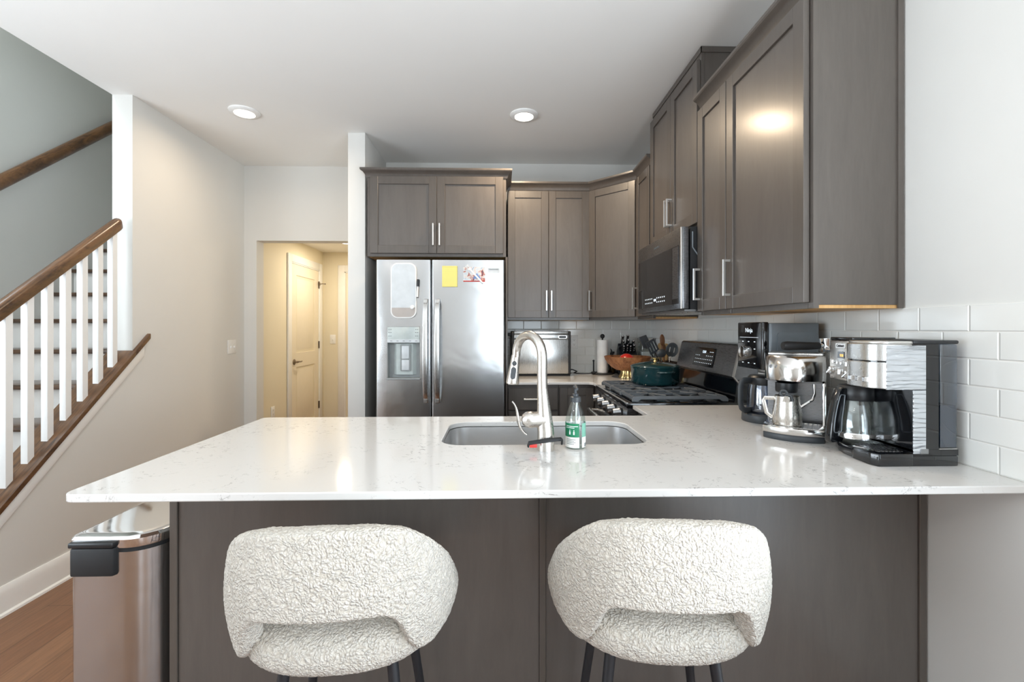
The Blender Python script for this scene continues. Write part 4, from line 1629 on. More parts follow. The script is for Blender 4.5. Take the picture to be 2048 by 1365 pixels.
# toaster oven folded up on end
to = thing('toaster_oven', 'silver toaster oven standing folded up on its edge against the tile', 'toaster oven', (0.345, 3.82, CT))
m = MB()
m.box(-0.235, 0.215, -0.095, 0.125, 0.012, 0.362, 0.010)
m.build('body', 'slate_steel', to)
for x0, x1 in ((-0.250, -0.232), (0.212, 0.232)):
    m = MB()
    m.prism(rrect(-0.120, 0.130, 0.012, 0.366, 0.018), 'x', x0, x1, 0.002)
    m.build('side_panel', 'matte_black', to)
m = MB()
m.box(-0.232, 0.212, -0.118, -0.095, 0.020, 0.300, 0.003)
m.build('base_plate', 'stainless_plain', to)
m = MB()
m.box(-0.232, 0.212, -0.122, -0.095, 0.302, 0.338, 0.003)
bn = m.build('handle_band', 'stainless_plain', to)
m = MB()
m.prism(rrect(0.128, 0.200, 0.306, 0.333, 0.0130), 'y', -0.1245, -0.1215)
wn = m.build('rim', 'pull_nickel', bn)
m = MB()
m.prism(rrect(0.134, 0.194, 0.3095, 0.3295, 0.0095), 'y', -0.1255, -0.1240)
m.build('sight_window', 'black_plastic', wn)
m = MB()
m.box(-0.232, 0.212, -0.112, 0.11, 0.340, 0.368, 0.006)
m.build('top_rail', 'stainless_plain', to)
m = MB()
m.box(-0.230, 0.230, -0.110, 0.120, 0.0, 0.014, 0.004)
m.build('foot_rail', 'matte_black', to)
m = MB()
m.box(-0.280, -0.248, -0.09, -0.02, 0.325, 0.350, 0.006)
m.box(-0.256, -0.246, -0.08, -0.03, 0.23, 0.34, 0.003)
m.build('handle', 'matte_black', to)
m = MB()
pts = [(0.225, 0.02, 0.035), (0.26, 0.0, 0.045), (0.30, -0.02, 0.030), (0.28, 0.03, 0.012), (0.33, 0.0, 0.008), (0.40, -0.01, 0.010), (0.425, 0.0, 0.015)]
sm = []
for i in range(len(pts) - 1):
    a, b2 = Vector(pts[i]), Vector(pts[i + 1])
    for k in range(4):
        sm.append(tuple(a.lerp(b2, k / 4)))
sm.append(pts[-1])
m.tube(sm, 0.0045, 8)
m.tube([(0.425, 0.0, 0.015), (0.455, 0.004, 0.018)], [0.010, 0.012], 10)
m.tube([(0.455, 0.004, 0.022), (0.472, 0.006, 0.024)], 0.002, 6)
m.tube([(0.455, 0.004, 0.012), (0.472, 0.006, 0.012)], 0.002, 6)
m.build('power_cord', 'black_plastic', to)

# paper towel holder and roll
ph = thing('paper_towel_holder', 'black metal paper towel stand with a ball finial near the back wall corner', 'paper towel holder', (0.872, 3.86, CT))
m = MB()
m.lathe([(0, 0), (0.088, 0), (0.090, 0.004), (0.086, 0.012), (0, 0.013)], 40)
m.build('base', 'matte_black', ph)
m = MB()
m.lathe([(0, 0.012), (0.007, 0.012), (0.007, 0.305), (0.010, 0.307), (0.013, 0.309), (0.0, 0.309)], 16)
m.ball((0, 0, 0.323), 0.0195, 18)
m.build('post', 'matte_black', ph)
m = MB()
m.tube([(-0.076, 0, 0.010), (-0.076, 0, 0.110)], 0.0065, 10)
m.ball((-0.076, 0, 0.114), 0.0095, 12)
m.build('side_arm', 'matte_black', ph)
rl_ = MB()
rl_.lathe([(0.012, 0.0), (0.046, 0.0), (0.0468, 0.002), (0.0468, 0.276), (0.046, 0.278), (0.012, 0.278), (0.012, 0.0)], 36, c=(0.872, 3.86, CT + 0.0140))
tag(rl_.build('paper_towel_roll', 'white_paper', at=(0.872, 3.86, CT + 0.014), ang=40), 'slim white paper towel roll on the black stand', 'paper towels')

# dark oil bottle behind the roll
ob = thing('oil_bottle', 'dark amber oil bottle with a black pourer behind the paper towels', 'bottle', (0.968, 3.925, CT))
m = MB()
m.lathe([(0, 0), (0.030, 0), (0.032, 0.004), (0.032, 0.115), (0.026, 0.135), (0.012, 0.150), (0.012, 0.165), (0, 0.165)], 24)
m.build('bottle', 'amber_glass', ob, ang=50)
m = MB()
m.lathe([(0, 0.163), (0.015, 0.163), (0.015, 0.178), (0.008, 0.182), (0, 0.182)], 16)
m.tube([(0, 0, 0.18), (-0.004, -0.003, 0.20), (-0.012, -0.006, 0.213)], [0.007, 0.005, 0.003], 10)
m.box(-0.002, 0.022, -0.006, 0.006, 0.172, 0.190, 0.002)
m.build('pourer', 'black_plastic', ob)

# footed wooden bowl
fb = thing('footed_bowl', 'fluted wooden fruit bowl on a gold foot beside the paper towels', 'bowl', (1.005, 3.575, CT))
m = MB()
NF = 48
prof = [(0.050, 0.058), (0.085, 0.064), (0.120, 0.085), (0.150, 0.115), (0.170, 0.145), (0.181, 0.168), (0.177, 0.170), (0.163, 0.145), (0.140, 0.112), (0.108, 0.086), (0.05, 0.074)]
rings = []
for j, (r, z) in enumerate(prof):
    ring = []
    for i in range(NF * 4):
        a = 2 * pi * i / (NF * 4)
        k = 0.0028 * abs(sin(NF * a / 2)) if j < 5 else 0.0
        ring.append(((r + k) * cos(a), (r + k) * sin(a), z))
    rings.append(ring)
m.loft(rings)
m.build('bowl', 'bowl_wood', fb, ang=50)
m = MB()
rings = []
for r, z in ((0.066, 0.0), (0.068, 0.004), (0.058, 0.020), (0.050, 0.040), (0.050, 0.0585)):
    rings.append([((r * (1 + 0.05 * sin(14 * a))) * cos(a), (r * (1 + 0.05 * sin(14 * a))) * sin(a), z) for a in [2 * pi * i / 112 for i in range(112)]])
m.loft(rings)
m.build('foot', 'brass', fb, ang=60, label='gold coloured fluted foot')
rd_ = thing('red_dish', 'small glossy red domed dish lying in the wooden bowl', 'dish', (0.985, 3.545, CT + 0.076))
m = MB()
T = Matrix.Rotation(radians(20), 4, 'X')
m.lathe([(0, 0.0), (0.056, 0.014), (0.066, 0.055), (0.067, 0.064), (0.064, 0.068), (0.060, 0.080), (0.045, 0.105), (0.022, 0.119), (0, 0.123)], 36, M=T)
m.build('dome', 'red_enamel', rd_, ang=60)
m = MB()
m.box(-0.020, 0.020, -0.060, -0.048, 0.085, 0.092, 0.003, M=T)
m.build('slot', 'dark_wood', rd_)

# knife block with knives and scissors
KB = (1.085, 3.875)
kb = thing('knife_block', 'black slanted knife block behind the wooden bowl', 'knife block', (KB[0], KB[1], CT))
m = MB()
m.prism([(-0.055, 0.0), (0.070, 0.0), (0.070, 0.195), (0.020, 0.262), (-0.055, 0.165)], 'x', -0.072, 0.072, 0.004)
m.build('block', 'black_plastic', kb)
m = MB()
m.prism([(-0.056, 0.0), (-0.10, 0.0), (-0.10, 0.12), (-0.056, 0.150)], 'x', -0.090, 0.090, 0.003)
m.build('front_step', 'black_plastic', kb)
nk_ = Vector((0, -0.8, 0.6)).normalized()
ki = 0
for row, (yy, zz_) in enumerate(((-0.040, 0.186), (-0.016, 0.216), (0.008, 0.247))):
    for k in range(3 if row else 4):
        x = -0.042 + k * (0.042 if row else 0.028)
        if row == 2 and k == 2:
            continue
        ki += 1
        L = (0.060, 0.075, 0.085)[row] + 0.008 * (k % 2)
        kn = thing('kitchen_knife', ('short black handled steak knife in the %s slot of the lowest knife block row', 'black handled knife in the %s slot of the middle knife block row', 'long black handled knife in the %s slot of the top knife block row')[row] % (('first', 'second', 'third', 'last')[k]), 'knife', (KB[0] + x, KB[1] + yy, CT + zz_), 0, 'knives in the block')
        h = MB()
        a = Vector((0, -0.45, 0.89)).normalized()
        h.tube([(0, 0, 0), tuple(a * 0.012), tuple(a * L * 0.5), tuple(a * L)], [0.009, 0.0115, 0.0115, 0.0135], 8, flat=(0.85, 1.2))
        h.build('handle', 'black_plastic', kn)
        h = MB()
        h.ball(tuple(a * (L + 0.001)), 0.0085, 8)
        for q in (0.35, 0.65):
            h.ball(tuple(a * L * q + Vector((0, -0.0125, -0.002))), 0.0045, 8)
        h.build('rivet', 'chrome', kn)
sc_ = thing('scissors', 'black looped kitchen scissors in the side of the knife block', 'scissors', (KB[0] - 0.062, KB[1] - 0.03, CT + 0.19))
m = MB()
pts = [(0.012 + 0.026 * cos(a) - 0.012, -0.004, 0.012 + 0.036 * sin(a)) for a in [2 * pi * i / 20 for i in range(21)]]
m.tube(pts, 0.0050, 8)
m.box(0.008, 0.022, -0.008, 0.0, -0.05, -0.01, 0.002)
m.build('handle_loop', 'black_plastic', sc_)

# glass canister
gc = thing('glass_canister', 'square glass canister with a metal lid in the back corner', 'canister', (1.262, 3.905, CT))
m = MB()
m.prism(rrect(-0.056, 0.056, -0.056, 0.056, 0.012), 'z', 0.0, 0.272)
m.build('jar', 'clear_glass', gc, ang=40)
m = MB()
m.prism(rrect(-0.054, 0.054, -0.054, 0.054, 0.011), 'z', 0.002, 0.190)
m.build('contents', 'label_white', gc, ang=40, label='pale contents')
m = MB()
m.prism(rrect(-0.060, 0.060, -0.060, 0.060, 0.014), 'z', 0.273, 0.306, 0.003)
m.build('lid', 'pull_nickel', gc, ang=40)

# cutting board leaning on the right wall
m = MB()
T = Matrix.Translation((1.283, 3.66, CT + 0.002)) @ Matrix.Rotation(radians(7), 4, 'Y')
m.prism(rrect(-0.11, 0.11, 0.0, 0.27, 0.03), 'x', 0.0, 0.014, 0.003, M=T)
tag(m.build('cutting_board', 'pale_wood', at=(1.285, 3.66, CT)), 'pale wooden cutting board leaning on the right wall behind the utensils', 'cutting board')

# utensil box and utensils
UX, UY = 1.190, 3.30
ub = thing('utensil_holder', 'dark brown wooden utensil box beside the range backguard', 'utensil holder', (UX, UY, CT))
m = MB()
w_, h_ = 0.082, 0.150
m.box(-w_, w_, -w_, -w_ + 0.008, 0, h_, 0.001, 1)
m.box(-w_, w_, w_ - 0.008, w_, 0, h_, 0.001, 1)
m.box(-w_, -w_ + 0.008, -w_ + 0.008, w_ - 0.008, 0, h_, 0.001, 1)
m.box(w_ - 0.008, w_, -w_ + 0.008, w_ - 0.008, 0, h_, 0.001, 1)
m.box(-w_ + 0.008, w_ - 0.008, -w_ + 0.008, w_ - 0.008, 0, 0.008)
m.build('box', 'dark_wood', ub)


def utensil(name, label, foot, top, mat_h, r_h, head=None, mat_head=None, r0=0.005):
    """Handle from foot to top (relative to the box), head built at the top end, facing the camera."""
    t = thing(name, label, 'utensil', (UX + foot[0], UY + foot[1], CT + 0.0095), 0, 'utensils in the wooden box')
    a = Vector((0, 0, 0))
    b2 = Vector((top[0] - foot[0], top[1] - foot[1], top[2] - 0.0095))
    m = MB()
    m.tube([tuple(a + Vector((0, 0, 0.004))), tuple(a.lerp(b2, 0.5)), tuple(b2)], [r_h, r_h, r0], 10)
    m.build('handle', mat_h, t)
    if head:
        d = b2.normalized()
        zax = d
        yax = Vector((0, 1, 0)) - zax * zax.y
        yax.normalize()
        xax = yax.cross(zax)
        R = Matrix((xax, yax, zax)).transposed().to_4x4()
        m = MB()
        head(m, Matrix.Translation(b2) @ R)
        m.build('head', mat_head, t)
    return t


def h_spoon(m, M):
    m.ball((0, 0, 0.038), 0.042, 18, (0.72, 0.16, 1.0), M=M)


def h_round_slot(m, M):
    n = 28
    for x0, x1 in ((-0.044, -0.020), (-0.013, 0.013), (0.020, 0.044)):
        pts = []
        for i in range(n + 1):
            a = 2 * pi * i / n
            pts.append((0.044 * cos(a), 0.046 + 0.050 * sin(a)))
        q = [(min(max(px, x0), x1), pz) for px, pz in pts]
        m.prism([(x0, 0.046 - 0.05 * math.sqrt(max(0.02, 1 - (x0 / 0.0445) ** 2))), (x1, 0.046 - 0.05 * math.sqrt(max(0.02, 1 - (x1 / 0.0445) ** 2))),
                 (x1, 0.046 + 0.05 * math.sqrt(max(0.02, 1 - (x1 / 0.0445) ** 2))), (x0, 0.046 + 0.05 * math.sqrt(max(0.02, 1 - (x0 / 0.0445) ** 2)))], 'y', -0.003, 0.003, M=M)
    ring = [(0.042 * cos(a), 0, 0.046 + 0.048 * sin(a)) for a in [2 * pi * i / 24 for i in range(25)]]
    m.tube(ring, 0.0045, 8, M=M)
    m.box(-0.03, 0.03, -0.003, 0.003, 0.002, 0.028, M=M)
    m.box(-0.03, 0.03, -0.003, 0.003, 0.064, 0.088, M=M)


def h_turner(m, M):
    for x in (-0.030, -0.010, 0.010, 0.030):
        m.box(x - 0.0062, x + 0.0062, -0.002, 0.002, 0.012, 0.085, 0.001, 1, M=M)
    m.box(-0.037, 0.037, -0.002, 0.002, 0.0, 0.016, 0.001, 1, M=M)
    m.box(-0.037, 0.037, -0.002, 0.002, 0.083, 0.100, 0.001, 1, M=M)


def h_spat_(m, M):
    m.ball((0, 0, 0.040), 0.045, 18, (0.42, 0.22, 1.0), M=M)


def h_spatula(m, M):
    m.prism([(-0.012, 0.0), (0.012, 0.0), (0.030, 0.02), (0.032, 0.095), (-0.026, 0.105), (-0.030, 0.02)], 'y', -0.004, 0.004, 0.002, 1, M=M)


utensil('wooden_spoon', 'tall dark wooden spoon standing highest in the utensil box', (0.02, 0.01), (0.005, 0.02, 0.262), 'mid_wood', 0.006, h_spat_, 'mid_wood')
utensil('wooden_spoon', 'short pale wooden spoon between the dark spoon and the round slotted spoon', (0.03, 0.03), (0.022, 0.04, 0.195), 'pale_wood', 0.006, h_spat_, 'mid_wood')
utensil('slotted_spoon', 'round grey slotted spoon beside the range backguard', (0.01, -0.03), (0.040, -0.045, 0.190), 'chrome', 0.0045, h_round_slot, 'grey_silicone')
utensil('turner', 'grey slotted turner leaning left over the wooden bowl', (0.03, -0.02), (-0.075, -0.050, 0.215), 'black_plastic', 0.006, h_turner, 'charcoal_plastic')
utensil('spatula', 'dark grey spatula leaning furthest left out of the utensil box', (0.03, 0.03), (-0.105, 0.01, 0.245), 'black_plastic', 0.006, h_spatula, 'charcoal_plastic')
utensil('ladle', 'grey ladle leaning out low toward the dutch oven', (-0.03, -0.045), (-0.040, -0.075, 0.185), 'chrome', 0.0045, lambda m, M: m.ball((0, 0, 0.028), 0.040, 18, (0.9, 0.5, 0.8), M=M), 'charcoal_plastic')

# ------------------------------------------------------------------ drip coffee maker furthest along the counter
nj = thing('coffee_maker', 'tall black and grey drip coffee maker with glass carafe beside the range', 'coffee maker', (1.17, 1.90, CT))
m = MB()
m.prism(rrect(0.075, 0.118, -0.095, 0.095, 0.01), 'z', 0.0, 0.412)
m.prism(rrect(-0.090, 0.118, -0.098, 0.098, 0.012), 'z', 0.228, 0.412, 0.004)
m.build('body', 'steel_grey_paint', nj)
m = MB()
m.prism(rrect(-0.058, 0.108, 0.262, 0.374, 0.012), 'y', -0.1015, -0.0975)
m.build('side_panel', 'steel_grey_paint', nj)
m = MB()
m.prism(rrect(-0.118, -0.088, -0.098, 0.098, 0.012), 'z', 0.222, 0.416, 0.004)
cp_ = m.build('control_panel', 'gloss_black', nj)
Tn = Matrix.Translation((-0.1185, 0.0, 0.32)) @ Matrix.Rotation(-pi / 2, 4, 'Z') @ Matrix.Rotation(pi / 2, 4, 'X')
m = MB()
m.text('Ninja', 0.026, Tn @ Matrix.Translation((0.0, 0.062, 0.0005)))
m.build('lettering', 'glyph_white', cp_, ang=0)
m = MB()
m.box(-0.07, 0.07, 0.032, 0.0335, 0, 0.0008, M=Tn)
m.build('divider_line', 'glyph_white', cp_, ang=0)
for r_ in (0, 1, 3):
    m = MB()
    for c_ in range(3):
        m.box(-0.052 + c_ * 0.045, -0.042 + c_ * 0.045, 0.013 - r_ * 0.030, 0.0165 - r_ * 0.030, 0, 0.0008, M=Tn)
    m.build('key_markings', 'glyph_white', cp_, ang=0)
m = MB()
m.lathe([(0, 0), (0.026, 0), (0.024, 0.016), (0.0, 0.018)], 24, M=Tn @ Matrix.Translation((-0.03, -0.030, 0)))
m.build('dial', 'chrome', cp_)
m = MB()
m.lathe([(0, 0), (0.086, 0), (0.088, 0.004), (0.086, 0.030), (0.078, 0.036), (0, 0.036)], 40, c=(-0.055, -0.005, 0))
m.box(-0.06, 0.118, -0.09, 0.085, 0.0, 0.034, 0.004)
m.build('base', 'charcoal_plastic', nj)
m = MB()
m.box(-0.06, 0.02, -0.04, 0.04, 0.200, 0.228, 0.005)
m.build('brew_basket', 'pull_nickel', nj)
cf = thing('carafe', 'clear glass coffee carafe with grey handle under the tall coffee maker', 'carafe', (1.115, 1.895, CT + 0.0365))
m = MB()
m.lathe([(0, 0), (0.062, 0), (0.068, 0.006), (0.068, 0.020), (0.063, 0.100), (0.060, 0.118), (0.057, 0.118), (0.060, 0.100), (0.064, 0.020), (0.060, 0.006), (0, 0.005)], 40)
m.build('glass', 'smoke_glass', cf, ang=60)
m = MB()
m.lathe([(0, 0.118), (0.061, 0.118), (0.063, 0.122), (0.063, 0.148), (0.055, 0.156), (0, 0.157)], 36)
m.build('lid', 'black_plastic', cf, ang=40)
m = MB()
pts = [(-0.060, -0.004, 0.136), (-0.100, -0.020, 0.136), (-0.112, -0.024, 0.128), (-0.116, -0.026, 0.110), (-0.116, -0.026, 0.045), (-0.110, -0.024, 0.024), (-0.096, -0.020, 0.012), (-0.064, -0.004, 0.010)]
m.tube(pts, 0.0105, 12, flat=(0.8, 1.25))
m.build('handle', 'charcoal_plastic', cf, ang=60)
# ------------------------------------------------------------------ espresso machine, turned toward the camera
EA = radians(-36)
ex, ey = 1.112, 1.688
es = thing('espresso_machine', 'stainless espresso machine in the middle of the three coffee machines', 'espresso machine', (ex, ey, CT), EA)
m = MB()
def dome(x0, x1, yf, yb, n=14, bul=0.045):
    front = []
    for i in range(n + 1):
        t = -1 + 2 * i / n
        front.append((x0 + (x1 - x0) * (t + 1) / 2, yf + bul * t * t))
    return front + [(x1, yb), (x0, yb)]
m.box(0.084, 0.096, -0.055, 0.065, 0.0, 0.195, 0.004)
rings = []
for z, k, f_ in ((0.190, 0.98, 0.0), (0.196, 1.0, -0.045), (0.202, 1.0, -0.070), (0.240, 1.0, -0.074), (0.282, 0.985, -0.060), (0.290, 0.96, -0.05)):
    rings.append([(x * k, (y + f_ * max(0, 1 - (y + 0.055) / 0.11)), z) for x, y in dome(-0.096, 0.096, -0.055, 0.065)])
m.loft(rings)
eb = m.build('body', 'polished_steel', es, ang=40)
m = MB()
m.box(-0.088, 0.088, -0.040, 0.062, 0.2895, 0.300, 0.006)
m.build('top', 'stainless_plain', es)
m = MB()
m.box(-0.092, 0.0835, 0.005, 0.0635, 0.0, 0.192)
m.build('back_plate', 'dark_steel', es, ang=0)  # dark reflections in this plate are put into its colour
m = MB()
for k in range(4):
    T = Matrix.Translation((-0.072 + k * 0.020, -0.112 + 0.018 * (1.5 - k) ** 2 * 0.5 + 0.012, 0.250)) @ Matrix.Rotation(pi / 2, 4, 'X')
    m.lathe([(0, -0.012), (0.0075, -0.012), (0.0075, 0.003), (0.006, 0.0045), (0, 0.0045)], 16, M=T)
m.build('button', 'dark_steel', es)
m = MB()
m.lathe([(0, 0.158), (0.034, 0.158), (0.036, 0.164), (0.036, 0.192), (0, 0.192)], 28, c=(-0.025, -0.075, 0))
m.build('group_head', 'black_plastic', es)
m = MB()
tray = dome(-0.095, 0.095, -0.190, -0.046, 16, 0.03)
m.prism(tray, 'z', 0.022, 0.046, 0.005)
tr_ = m.build('drip_tray', 'polished_steel', es, ang=40)
m = MB()
m.prism(dome(-0.092, 0.092, -0.184, -0.046, 16, 0.03), 'z', 0.0, 0.022, 0.003)
m.build('foot', 'charcoal_plastic', es, ang=40)
m = MB()
for k in range(11):
    x = -0.070 + k * 0.014
    m.box(x - 0.003, x + 0.003, -0.165, -0.060, 0.0455, 0.0472, 0.0005, 1)
m.box(-0.076, 0.076, -0.168, -0.164, 0.0455, 0.0474)
m.box(-0.076, 0.076, -0.062, -0.058, 0.0455, 0.0474)
m.build('grid', 'stainless_plain', tr_, ang=0)
m = MB()
m.tube([(0.060, -0.085, 0.192), (0.062, -0.095, 0.160), (0.055, -0.110, 0.140), (0.030, -0.118, 0.120), (0.008, -0.122, 0.100)], 0.0048, 10)
m.build('steam_wand', 'chrome', es)
# milk jug on the tray
R_ = Matrix.Rotation(EA, 4, 'Z')
jp = Vector((ex, ey, 0)) + R_ @ Vector((-0.020, -0.118, 0))
mj = thing('milk_jug', 'small stainless milk frothing jug on the espresso machine drip tray', 'jug', (jp.x, jp.y, CT + 0.0476), EA)
m = MB()
m.lathe([(0, 0), (0.044, 0), (0.0465, 0.004), (0.0465, 0.038), (0.042, 0.075), (0.0400, 0.102), (0.0385, 0.102), (0.0405, 0.075), (0.0445, 0.038), (0.044, 0.006), (0, 0.005)], 36)
m.build('jug', 'nickel', mj, ang=50)
m = MB()
m.prism([(-0.012, 0.086), (0.012, 0.086), (0.006, 0.106), (-0.006, 0.106)], 'y', -0.053, -0.033)
m.build('spout', 'nickel', mj)
m = MB()
m.tube([(-0.040, 0.0, 0.090), (-0.070, -0.004, 0.089), (-0.074, -0.004, 0.080), (-0.064, -0.002, 0.035), (-0.046, 0.0, 0.020)], 0.0045, 8, flat=(0.5, 1.5))
m.build('handle', 'nickel', mj)
jt = thing('steam_tip_cover', 'dark grey rubber loop hooked over the rim of the milk jug', 'clip', (jp.x, jp.y, CT + 0.0476 + 0.103), EA)
m = MB()
ring = [(-0.008 + 0.010 * cos(a), -0.034, 0.010 + 0.010 * sin(a)) for a in [2 * pi * i / 16 for i in range(17)]]
m.tube(ring, 0.005, 8)
m.tube([(0.0, -0.034, 0.006), (0.014, -0.036, 0.002), (0.018, -0.040, -0.015)], 0.006, 8)
m.build('loop', 'charcoal_plastic', jt)
# portafilter lying on the machine
pf = thing('portafilter', 'black handled portafilter lying on top of the espresso machine', 'portafilter', (ex + 0.032, ey - 0.01, CT + 0.3005), radians(-4))
m = MB()
m.tube([(-0.105, -0.040, 0.026), (-0.090, -0.040, 0.026), (-0.02, -0.035, 0.025), (0.030, -0.030, 0.026)], [0.014, 0.0165, 0.0145, 0.0125], 18)
m.build('handle', 'matte_black', pf, ang=60)
m = MB()
m.tube([(0.028, -0.030, 0.026), (0.050, -0.028, 0.026)], 0.009, 14)
m.lathe([(0, 0.001), (0.026, 0.001), (0.030, 0.006), (0.033, 0.030), (0.035, 0.052), (0.031, 0.052), (0.028, 0.020), (0, 0.012)], 28, c=(0.072, -0.020, 0))
m.tube([(0.036, -0.050, 0.010), (0.072, -0.052, 0.010), (0.090, -0.05, 0.012)], 0.007, 10)
m.build('basket', 'chrome', pf, ang=50)

# ------------------------------------------------------------------ combination coffee centre nearest the camera
cz = CT
cc = thing('coffee_maker', 'big black and silver coffee centre with carafe and water tank nearest the camera', 'coffee maker', (1.18, 1.36, cz))
WY0 = 1.257                              # face toward the camera
m = MB()
# foot of the single-serve side and of the carafe side
m.prism([(1.064, WY0)] + [(1.298, WY0), (1.298, 1.500), (1.130, 1.500)] + [(1.104, 1.472), (1.082, 1.43), (1.070, 1.395), (1.066, 1.29)], 'z', cz, cz + 0.030, 0.004)
m.box(1.166, 1.298, WY0 + 0.001, 1.395, cz + 0.030, cz + 0.047)
m.build('base', 'gloss_black', cc, w=True)
m = MB()
m.prism([(1.166, WY0 + 0.002), (1.242, WY0 + 0.002), (1.242, 1.494), (1.200, 1.494), (1.200, 1.395), (1.166, 1.395)], 'z', cz + 0.040, cz + 0.346)
m.build('column', 'gloss_black', cc, w=True, ang=0)
# film covered silver side sheets
m = MB()
m.box(1.166, 1.203, WY0 - 0.001, WY0 + 0.003, cz + 0.036, cz + 0.215, 0.0008, 1)
m.box(1.088, 1.203, WY0 - 0.001, WY0 + 0.003, cz + 0.217, cz + 0.342, 0.0008, 1)
m.build('side_sheet', 'film_steel', cc, w=True, label='silver side sheet under wrinkled film')
# drip tray
m = MB()
m.prism([(1.068, WY0 - 0.0015), (1.1655, WY0 - 0.0015), (1.1655, 1.385), (1.085, 1.385), (1.058, 1.340), (1.056, 1.275)], 'z', cz + 0.002, cz + 0.036, 0.003)
dt = m.build('drip_tray', 'gloss_black', cc, w=True)
m = MB()
for i in range(7):
    for j in range(6):
        m.box(1.084 + i * 0.011, 1.091 + i * 0.011, 1.280 + j * 0.0155, 1.290 + j * 0.0155, cz + 0.0358, cz + 0.0375)
m.build('grate', 'dark_steel', dt, w=True, ang=0)
# single-serve head: bulging front in two stacked bands
def head_poly(k=0.0):
    pts = [(1.088, WY0)]
    arc = []
    for i in range(13):
        t = i / 12
        y = WY0 + t * (1.392 - WY0)
        arc.append((1.056 + 0.030 * (2 * t - 1) ** 4 + (0.010 if False else 0.0) + k, y))
    return arc + [(1.165, 1.392), (1.165, WY0)]
for z0, z1 in ((0.298, 0.346), (0.219, 0.294)):
    m = MB()
    m.prism(head_poly(), 'z', cz + z0, cz + z1, 0.002, 1)
    m.build('brew_head', 'stainless_plain', cc, w=True, ang=30)
m = MB()
m.prism(head_poly(0.004), 'z', cz + 0.2935, cz + 0.2985)
m.build('seam', 'gloss_black', cc, w=True, ang=30)
m = MB()
for y in (1.292, 1.318, 1.344):
    m.box(1.050, 1.060, y - 0.006, y + 0.006, cz + 0.236, cz + 0.250, 0.0015, 1)
m.build('button', 'chrome', cc, w=True)
# control panel of the carafe side
m = MB()
m.prism([(1.098, 1.394), (1.098, 1.494), (1.242, 1.494), (1.242, 1.394)], 'z', cz + 0.222, cz + 0.352, 0.006)
cpn = m.build('control_panel', 'stainless_plain', cc, w=True)
Tc = Matrix.Translation((1.0975, 1.444, cz + 0.29)) @ Matrix.Rotation(-pi / 2, 4, 'Z') @ Matrix.Rotation(pi / 2, 4, 'X') @ Matrix.Diagonal((0.70, 1, 1, 1))
m = MB()
m.box(-0.026, 0.034, 0.036, 0.053, 0, 0.0015, 0.001, 1, M=Tc)
bdg = m.build('badge', 'pull_nickel', cpn, w=True)
m = MB()
m.text('Cuisinart', 0.0125, Tc @ Matrix.Translation((0.004, 0.0445, 0.0018)))
m.build('lettering', 'ink_dark', bdg, w=True, ang=0)
m = MB()
m.box(-0.014, 0.026, 0.004, 0.026, 0, 0.0012, M=Tc)
dspl = m.build('display', 'gloss_black', cpn, w=True, ang=0)
m = MB()
m.text('9:58', 0.012, Tc @ Matrix.Translation((0.012, 0.013, 0.0014)))
m.build('clock', 'display_amber', dspl, w=True, ang=0)
for x, z, s in ((-0.040, -0.008, 0.0055), (-0.014, -0.011, 0.0045), (0.010, -0.012, 0.0045), (0.044, -0.013, 0.0075), (0.000, -0.040, 0.009)):
    m = MB()
    m.box(x - s, x + s, z - s, z + s, 0, 0.004, 0.001, 1, M=Tc)
    m.build('button', 'chrome', cpn, w=True)
for x, z in ((-0.048, -0.038), (0.050, -0.046)):
    m = MB()
    m.lathe([(0, 0), (0.013, 0), (0.012, 0.010), (0, 0.011)], 20, M=Tc @ Matrix.Translation((x, z, 0)))
    m.box(-0.017, 0.017, -0.003, 0.003, 0.004, 0.014, 0.001, 1, M=Tc @ Matrix.Translation((x, z, 0)) @ Matrix.Rotation(0.5, 4, 'Z'))
    m.build('knob', 'chrome', cpn, w=True)
# top covers
m = MB()
m.prism([(1.100, 1.396), (1.100, 1.492), (1.240, 1.492), (1.240, 1.396)], 'z', cz + 0.352, cz + 0.362, 0.003)
m.build('lid', 'gloss_black', cc, w=True)
m = MB()
m.prism(head_poly(0.006)[:-2] + [(1.20, 1.390), (1.20, WY0 + 0.002)], 'z', cz + 0.346, cz + 0.354, 0.003)
m.build('brew_lid', 'pull_nickel', cc, w=True)
m = MB()
m.box(1.166, 1.298, WY0 - 0.002, 1.494, cz + 0.346, cz + 0.357, 0.004)
m.build('tank_lid', 'black_plastic', cc, w=True)
# water tank
m = MB()
m.box(1.245, 1.296, WY0 + 0.001, 1.492, cz + 0.050, cz + 0.345, 0.004)
tk = m.build('water_tank', 'tank_plastic', cc, w=True)
m = MB()
m.box(1.248, 1.293, WY0 + 0.004, 1.489, cz + 0.053, cz + 0.172)
m.build('water', 'dark_water', tk, w=True, ang=0)
m = MB()
m.box(1.243, 1.296, WY0 + 0.002, 1.492, cz + 0.0475, cz + 0.0495)
m.build('tank_foot', 'pull_nickel', cc, w=True)
m = MB()
m.box(1.186, 1.208, WY0 - 0.004, WY0, cz + 0.036, cz + 0.050, 0.001, 1)
m.build('release_button', 'slate_steel', cc, w=True)
